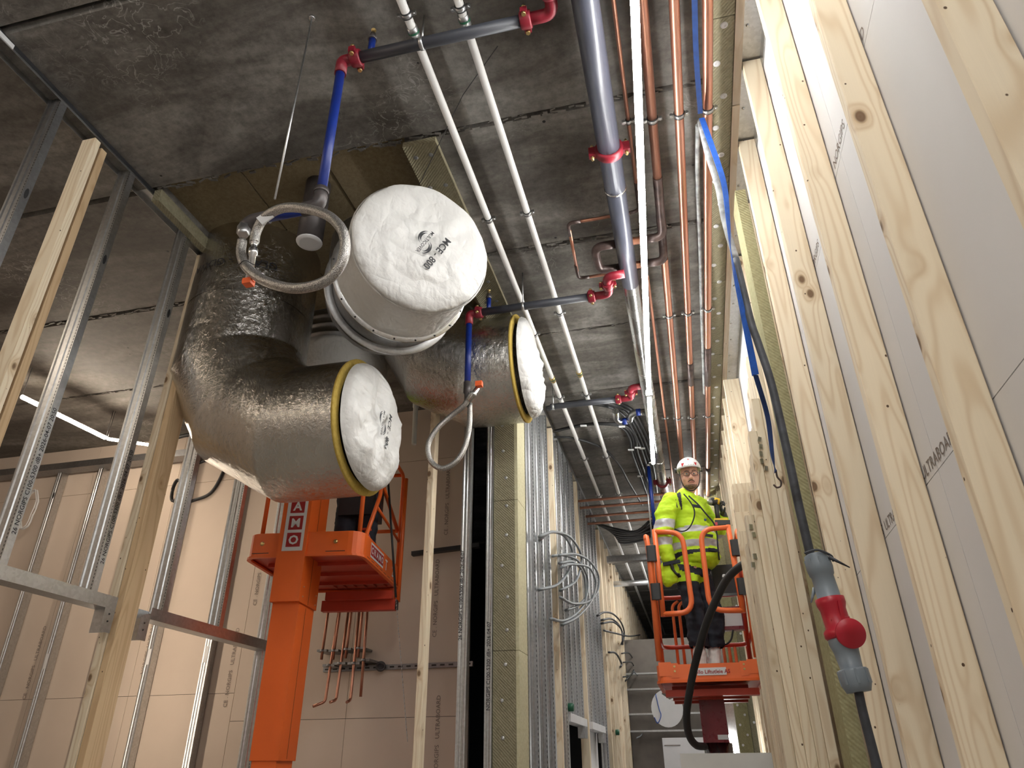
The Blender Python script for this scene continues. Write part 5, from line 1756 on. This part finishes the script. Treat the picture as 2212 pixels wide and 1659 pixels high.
HX = (hs, hf, hu)
body = MB()
ell(body, hd(0, -.012, .035), (.076, .098, .095), HX)
ell(body, hd(0, .010, -.045), (.074, .076, .072), HX)
ell(body, hd(0, .034, -.085), (.050, .046, .030), HX)
ell(body, hd(.038, .050, -.03), (.030, .030, .030), HX)
ell(body, hd(-.038, .050, -.03), (.030, .030, .030), HX)
ell(body, hd(0, .062, .028), (.055, .026, .014), HX)
capsule(body, hd(0, .078, .01), hd(0, .102, -.030), .008, .0145)
ell(body, hd(.012, .088, -.034), (.010, .010, .008), HX)
ell(body, hd(-.012, .088, -.034), (.010, .010, .008), HX)
ell(body, hd(0, .072, -.062), (.026, .014, .012), HX)
for s_ in (1, -1):
    ell(body, hd(.078 * s_, -.005, -.01), (.009, .018, .032), HX)
capsule(body, hd(0, -.015, -.08), neck + Vector((0, 0, -.02)), .060, .068)
ell(body, chest, (.15, .15, .19))
ell(body, belly, (.17, .15, .16))
ell(body, hips, (.15, .16, .13))
capsule(body, neck, chest, .07, .13)
capsule(body, chest, belly, .14, .15)
capsule(body, belly, hips, .15, .14)
for a, b, ra, rb in ((chest + Vector((-.05, -.05, .08)), shR, .09, .07), (shR, elR, .062, .046), (elR, wrR, .046, .032),
                     (chest + Vector((.05, .08, .06)), shL, .09, .07), (shL, elL, .06, .046), (elL, wrL, .044, .032),
                     (hpR, knR, .095, .062), (hpL, knL, .095, .062), (knR, anR, .060, .042), (knL, anL, .060, .042),
                     (anR, anR + Vector((.10, -.06, -.05)), .045, .038), (anL, anL + Vector((.12, -.03, -.05)), .045, .038)):
    capsule(body, a, b, ra, rb)
body = fuse(body, .0075, 2)
t = Thing('person', 'worker in yellow hi-vis jacket, white helmet and glasses standing in the lift', 'person', (anR.x, 6.68, zfloor))
t.part('body', body, 'skin')


def hand(t, wrist, d, palm_n, curl, side, mat='black', name='glove', s_=1.0):
    """palm, four curled fingers and a thumb fused to one hand"""
    d, pn = Vector(d).normalized(), Vector(palm_n).normalized()
    sd = d.cross(pn).normalized()
    mb = MB()
    w = Vector(wrist)
    capsule(mb, w - d * .03, w + d * .01, .032, .033)
    ell(mb, w + d * .05 * s_, (.043, .048, .019), (sd, d, pn))
    for k, (o, ln) in enumerate(((-.031, .068), (-.010, .078), (.011, .073), (.031, .058))):
        p = w + d * .088 * s_ + sd * o
        dd_ = d.copy()
        for j, q in enumerate((.45, .32, .26)):
            ang = curl * (.55 + .35 * j)
            dd_ = (Matrix.Rotation(ang, 3, sd) @ dd_)
            e = p + dd_ * ln * q * s_
            capsule(mb, p, e, .0115 - .001 * j, .0105 - .001 * j, 8)
            p = e
    b = w + d * .03 + sd * (-.035 * side)
    m1 = b + (d * .6 - sd * side * .8 + pn * .3 * (1 if curl < 0 else -1) * -1).normalized() * .042
    m2 = m1 + (d * .9 - sd * side * .15 + pn * .5 * (1 if curl < 0 else -1) * -1).normalized() * .034
    capsule(mb, b, m1, .015, .013, 8)
    capsule(mb, m1, m2, .013, .010, 8)
    return t.part(name, fuse(mb, .005, 1), mat)


hand(t, wrR, (wrR - elR) + Vector((.05, .02, -.1)), (1, .2, .2), .5, 1, 'black', 'glove')
gl = hand(t, wrL, Vector((-.25, -.55, .75)), Vector((-.9, .1, -.35)), -1.05, -1, 'black', 'glove')

# jacket
jk = MB()
ell(jk, chest + Vector((0, 0, .01)), (.195, .185, .215))
ell(jk, belly, (.235, .195, .20))
ell(jk, belly + Vector((.03, -.01, -.12)), (.205, .185, .13))
capsule(jk, neck + Vector((0, .0, -.035)), chest, .095, .17)
capsule(jk, chest, belly, .185, .20)
for a, b, ra, rb in ((chest + Vector((-.03, -.05, .08)), shR + Vector((.03, 0, -.01)), .12, .088), (shR + Vector((.02, 0, -.01)), shR.lerp(elR, .5), .09, .096), (shR.lerp(elR, .5), elR, .098, .082), (elR, wrR - (wrR - elR) * .14, .082, .060),
                     (chest + Vector((.05, .08, .06)), shL, .12, .095), (shL, elL, .09, .072), (elL, wrL - (wrL - elL) * .1, .070, .056)):
    capsule(jk, a, b, ra, rb)
jk = fuse(jk, .010, 3, .016, 8.0)


def zp(y, Y=6.5):
    return w1(600, y, Y).z


def seg_t(p, a, b):
    d = b - a
    k = max(0, min(1, (p - a).dot(d) / d.length_squared))
    return k, (p - a - d * k).length


def jacket_part(c):
    ky = (zp(560) - c.z) / (zp(560) - zp(830))
    if 0 < ky < 1 and c.y < 6.66 and w1(478 + 45 * ky, 700, 6.5).x < c.x < w1(548 - 8 * abs(ky - .3), 700, 6.5).x:
        return 'dark_panel'
    k1, r1 = seg_t(c, shR, elR)
    k2, r2 = seg_t(c, elR, wrR)
    arm = min(r1, r2) < .115 and c.x < chest.x - .07 and c.y < 6.60
    if arm:
        z = c.z
        if zp(1035, 6.36) < z < zp(930, 6.36) or zp(1260, 6.36) < z < zp(1165, 6.36):
            return 'reflective_band'
        if k2 > .80:
            return 'cuff'
    else:
        z = c.z - (c.x - chest.x) * .05
        if zp(1128) < z < zp(1045) or zp(1312) < z < zp(1222):
            return 'reflective_band'
        if zp(1402) < z < zp(1350):
            return 'dark_band'
        if c.x < chest.x + .05 and abs(c.x - (chest.x - .105) - (zp(700) - c.z) * .15) < .032 and zp(830) < c.z < zp(560) and c.y < 6.7:
            return 'dark_panel'
        if c.z < zp(1500) and c.x < belly.x + .02:
            return None
    if c.z > zp(600):
        return 'collar'
    return 'jacket'


sp_ = split_faces(jk, jacket_part)
jo = t.part('jacket', sp_['jacket'], 'hivis')
for k, mt in (('reflective_band', 'reflect'), ('dark_band', 'navy'), ('dark_panel', 'navy'), ('collar', 'hivis'), ('cuff', 'hivis')):
    if k in sp_:
        t.part(k, sp_[k], mt, parent=jo)
# piping and pocket flaps on the jacket
pip = [w1(575, 635, 6.5), w1(640, 710, 6.47), w1(700, 810, 6.46), w1(712, 900, 6.46), w1(680, 1010, 6.46), w1(620, 1090, 6.46), w1(540, 1112, 6.46), w1(450, 1080, 6.45)]
t.part('piping', MB().tube(spline(pip, 6), .006, 6), 'navy', parent=jo)
zip_ = [w1(640, 660, 6.55), w1(760, 770, 6.5), w1(860, 890, 6.5), w1(960, 1010, 6.53), w1(1000, 1150, 6.55), w1(1010, 1300, 6.55), w1(1030, 1480, 6.58)]
t.part('zip', MB().tube(spline(zip_, 6), .007, 6), 'navy', parent=jo)
for x, y, w_, Y in ((735, 790, .034, 6.475), (890, 1165, .04, 6.49), (955, 1350, .045, 6.52)):
    p = w1(x, y, Y)
    t.part('pocket_flap', MB().obox(p, (w_, .006, .012), (1, 0, -.25), (0, 1, 0)), 'navy', parent=jo)
pp_ = w1(850, 965, 6.47)
t.part('badge', MB().lathe([(0, .012), (.006, .010)], pp_, -Y_, 10), 'strap_dark', parent=jo)

# trousers: knee length, yellow thigh panel with black pockets
tr = MB()
ell(tr, hips + Vector((0, 0, -.02)), (.165, .160, .15))
for hp_, kn, an in ((hpR, knR, anR), (hpL, knL, anL)):
    capsule(tr, hp_, kn, .108, .086)
    q = kn.lerp(an, .52)
    capsule(tr, kn, q, .086, .084)
tr = fuse(tr, .012, 3, .018, 9.0, 5)
zc_ = f1(400, 1035, 6.6).z


def tr_part(c):
    if c.z < zc_:
        return None
    if c.z > f1(400, 690, 6.5).z and c.y < 6.66 and c.x < f1(395, 640, 6.5).x:
        zz = c.z
        if f1(400, 612, 6.5).z > zz + (c.x - hips.x) * .25 > f1(400, 650, 6.5).z or zz > f1(400, 585, 6.5).z:
            return 'pocket_trim'
        return 'yellow_panel'
    return 'trousers'


sp_ = split_faces(tr, tr_part)
to = t.part('trousers', sp_['trousers'], 'navy')
if 'yellow_panel' in sp_:
    t.part('thigh_panel', sp_['yellow_panel'], 'hivis', parent=to)
if 'pocket_trim' in sp_:
    t.part('pocket_trim', sp_['pocket_trim'], 'navy', parent=to)
pk = MB()
ell(pk, f1(205, 655, 6.42), (.085, .045, .115))
ell(pk, f1(195, 690, 6.42), (.06, .045, .07))
t.part('holster_pocket', fuse(pk, .009, 2, .012, 12, 9), 'hivis', parent=to)
t.part('pocket_trim', MB().obox(f1(215, 607, 6.37), (.075, .012, .014), (1, 0, .12), (0, 1, 0)), 'navy', parent=to)
for an, kn, nm in ((anR, knR, 0), (anL, knL, 1)):
    a = an + Vector((0, 0, .01))
    b = kn.lerp(an, .60)
    sm = MB()
    capsule(sm, a, a.lerp(b, .85), .060, .056)
    t.part('sock', fuse(sm, .008, 1, .006, 20), 'sock')
    sh = MB()
    ell(sh, an + Vector((.05, -.04, -.045)), (.13, .065, .055), (Vector((.93, -.35, 0)), Vector((.35, .93, 0)), Z_))
    ell(sh, an + Vector((0, 0, -.03)), (.07, .06, .06))
    so = t.part('shoe', fuse(sh, .009, 2), 'black')
# head gear
def eye(s_):
    c = hd(.030 * s_, .073, .008)
    e = MB()
    ell(e, c, (.0125, .009, .0075), HX, 12)
    o = t.part('eye', e, 'eyew')
    e = MB()
    ell(e, hd(.030 * s_, .0805, .007), (.0048, .003, .005), HX, 10)
    t.part('iris', e, 'iris', parent=o)
    t.part('eyebrow', MB().tube(spline([hd(.012 * s_, .089, .031), hd(.030 * s_, .090, .036), hd(.050 * s_, .078, .029)], 4), .0035, 6), 'hair')


eye(1)
eye(-1)
gm_ = MB()
glo = None
for s_ in (1, -1):
    ring = [hd(s_ * .033 + math.cos(a) * .029, .094 - abs(math.cos(a)) * .004 - (.008 if math.cos(a) * s_ > .5 else 0), .006 + math.sin(a) * .019) for a in [i * math.tau / 16 for i in range(17)]]
    gm_.tube(ring, .0026, 6)
    gm_.tube([hd(s_ * .061, .086, .012), hd(s_ * .078, .05, .012), hd(s_ * .082, -.01, .008)], .0024, 6)
gm_.tube([hd(-.006, .095, .010), hd(.006, .095, .010)], .0024, 6)
glo = t.part('glasses', gm_, 'copper_dark')
for s_ in (1, -1):
    lens_ = [hd(s_ * .033 + math.cos(a) * .027, .0935, .006 + math.sin(a) * .017) for a in [i * math.tau / 16 for i in range(16)]]
    t.part('lens', MB().add(lens_ + [p - hf * .0012 for p in lens_], [tuple(range(16)), tuple(range(31, 15, -1))] + [(i, (i + 1) % 16, (i + 1) % 16 + 16, i + 16) for i in range(16)]), 'glass', parent=glo)
t.part('mouth', MB().tube(spline([hd(-.024, .080, -.069), hd(-.008, .088, -.064), hd(.008, .088, -.064), hd(.024, .080, -.070)], 4), [.0035] * 13, 6), 'lip')
st = MB()
ell(st, hd(0, .036, -.086), (.053, .049, .032), HX)
st_f = []
bd = fuse(st, .005, 2, .003, 60)
bdp = split_faces(bd, lambda c: 'k' if (c - hc).dot(hu) < -.092 else None)
t.part('beard', bdp['k'], 'hair')
t.part('moustache', MB().tube(spline([hd(-.028, .078, -.062), hd(-.010, .0885, -.050), hd(.010, .0885, -.050), hd(.028, .078, -.062)], 4), .004, 6), 'hair')
hm = MB()
prof = [(.0, .02), (.0, .02)]
vs, fs = [], []
n, m_ = 32, 9
for i in range(m_):
    a = math.pi / 2 * i / (m_ - 1)
    for j in range(n):
        b = math.tau * j / n
        rr = math.cos(a)
        fx = math.sin(b)
        vs.append(hd(math.cos(b) * .105 * rr, fx * .130 * rr - .01 + (.012 if fx > .6 and i == 0 else 0), .050 + math.sin(a) * .118 - .012 * (1 - math.sin(a)) * (-fx)))
for i in range(m_ - 1):
    for j in range(n):
        fs.append((i * n + j, i * n + (j + 1) % n, (i + 1) * n + (j + 1) % n, (i + 1) * n + j))
o = len(vs)
for j in range(n):
    b = math.tau * j / n
    fx = math.sin(b)
    vs.append(hd(math.cos(b) * .098, fx * .122 - .01, .050 + .012 * fx))
    vs.append(hd(math.cos(b) * .085, fx * .11 - .01, .12))
for j in range(n):
    k = (j + 1) % n
    fs.append((j, o + 2 * j, o + 2 * k, k))
    fs.append((o + 2 * j, o + 2 * j + 1, o + 2 * k + 1, o + 2 * k))
hm.add(vs, fs, True)
he = t.part('helmet', hm, 'helmet')
def hsurf(az_, el_, e=.002):
    return hd(math.sin(az_) * (.105 + e) * math.cos(el_), math.cos(az_) * (.130 + e) * math.cos(el_) - .01, .050 + math.sin(el_) * (.118 + e))


for az_, sc_ in ((-.50, 1), (.62, 1)):
    q = [hsurf(az_ - .14 * sc_, .42, .006), hsurf(az_ + .14 * sc_, .42, .006), hsurf(az_ + .02, .10, .006)]
    t.part('sticker', MB().add(q + [p - hf * .003 for p in q], [(0, 2, 1), (3, 4, 5), (0, 1, 4, 3), (1, 2, 5, 4), (2, 0, 3, 5)]), 'sticker_red', parent=he, label='red triangular sticker')
t.part('lettering', text_mb('A-klubben', .024, lambda u, v: hsurf(u / .12 + .06, .22 + v / .12, .004), .0), 'ink', parent=he, label='small dark company print')
t.part('sticker', MB().tube(spline([hsurf(.0, .72, .004), hsurf(.1, .80, .004), hsurf(.2, .74, .004), hsurf(.1, .68, .004), hsurf(0, .72, .004)], 3), .0025, 5), 'sticker_red', parent=he, label='small red crest outline')
for s_ in (1, -1):
    t.part('chin_strap', MB().tube(spline([hd(.088 * s_, .02, .045), hd(.080 * s_, .03, -.03), hd(.062 * s_, .035, -.09), hd(.022 * s_, .045, -.128), hd(0, .045, -.132)], 5), .0055, 6), 'rubber', parent=he)
    t.part('ear_mount', MB().lathe([(-.006, .02), (.012, .024), (.016, .018)], hd(.104 * s_, -.035, .06), hs * s_, 12), 'black', parent=he)
# cordless tool in his raised hand
dl = Thing('cordless_drill', 'yellow and black cordless drill held up in the gloved left hand of the worker', 'drill', w1(1075, 1000, 6.72))
YD = 6.72
dl.part('body', MB().tube([w1(905, 735, YD), w1(940, 730, YD), w1(1010, 745, YD)], [.034, .038, .036], 14), 'black')
dl.part('housing', MB().tube([w1(965, 722, YD), w1(1035, 735, YD)], [.036, .030], 14), 'tool_yellow')
dl.part('chuck', MB().lathe([(0, .030), (.03, .028), (.05, .018), (.055, .008)], w1(925, 735, YD), w1(885, 745, YD - .05) - w1(925, 735, YD), 14), 'steel_dark')
dl.part('handle', MB().tube([w1(990, 770, YD), w1(1000, 860, YD), w1(1015, 960, YD)], [.022, .020, .022], 12), 'black')
dl.part('foot', MB().obox(w1(1050, 985, YD), (.062, .035, .020), (1, 0, -.08), (0, 1, 0)), 'tool_yellow')
dl.part('battery', MB().obox(w1(1070, 1010, YD), (.068, .04, .020), (1, 0, -.08), (0, 1, 0)), 'black')
dl.part('label_plate', MB().obox(w1(990, 1015, YD - .045), (.012, .003, .014)), 'cee_red')
# second worker, almost hidden behind the foil duct
def simple_person():
    base = l1(.38, .62, ZF + .02)
    t = Thing('person', 'nearly hidden worker in dark and yellow clothes on the orange lift platform', 'person', base)
    b = MB()
    def q(u, v, z):
        return base + LR * u + LF * v + Z_ * z
    capsule(b, q(-.1, 0, .08), q(-.09, 0, .48), .05, .06)
    capsule(b, q(.1, 0, .08), q(.09, 0, .48), .05, .06)
    capsule(b, q(-.09, 0, .48), q(-.08, 0, .9), .07, .09)
    capsule(b, q(.09, 0, .48), q(.08, 0, .9), .07, .09)
    ell(b, q(0, 0, .98), (.16, .12, .13))
    ell(b, q(0, 0, 1.25), (.19, .13, .24))
    capsule(b, q(0, 0, 1.4), q(0, 0, 1.56), .06, .055)
    ell(b, q(0, 0, 1.66), (.075, .09, .115))
    for s_ in (1, -1):
        capsule(b, q(.17 * s_, 0, 1.40), q(.24 * s_, .0, 1.12), .055, .045)
        capsule(b, q(.24 * s_, 0, 1.12), q(.20 * s_, .2, 1.02), .045, .035)
        capsule(b, q(.1 * s_, 0, .04), q(.1 * s_, .12, .04), .045, .04)
    t.part('body', fuse(b, .012, 2), 'skin')
    j = MB()
    ell(j, q(0, 0, 1.2), (.23, .17, .30))
    for s_ in (1, -1):
        capsule(j, q(.17 * s_, 0, 1.42), q(.25 * s_, 0, 1.12), .08, .07)
        capsule(j, q(.25 * s_, 0, 1.12), q(.21 * s_, .15, 1.04), .07, .055)
    t.part('jacket', fuse(j, .016, 3, .01, 8), 'hivis')
    l_ = MB()
    ell(l_, q(0, 0, .92), (.19, .15, .14))
    for s_ in (1, -1):
        capsule(l_, q(.09 * s_, 0, .9), q(.1 * s_, 0, .12), .11, .08)
    t.part('trousers', fuse(l_, .016, 3, .01, 8), 'navy')
    h = MB()
    ell(h, q(0, 0, 1.72), (.11, .13, .10))
    t.part('helmet', h, 'helmet')


simple_person()
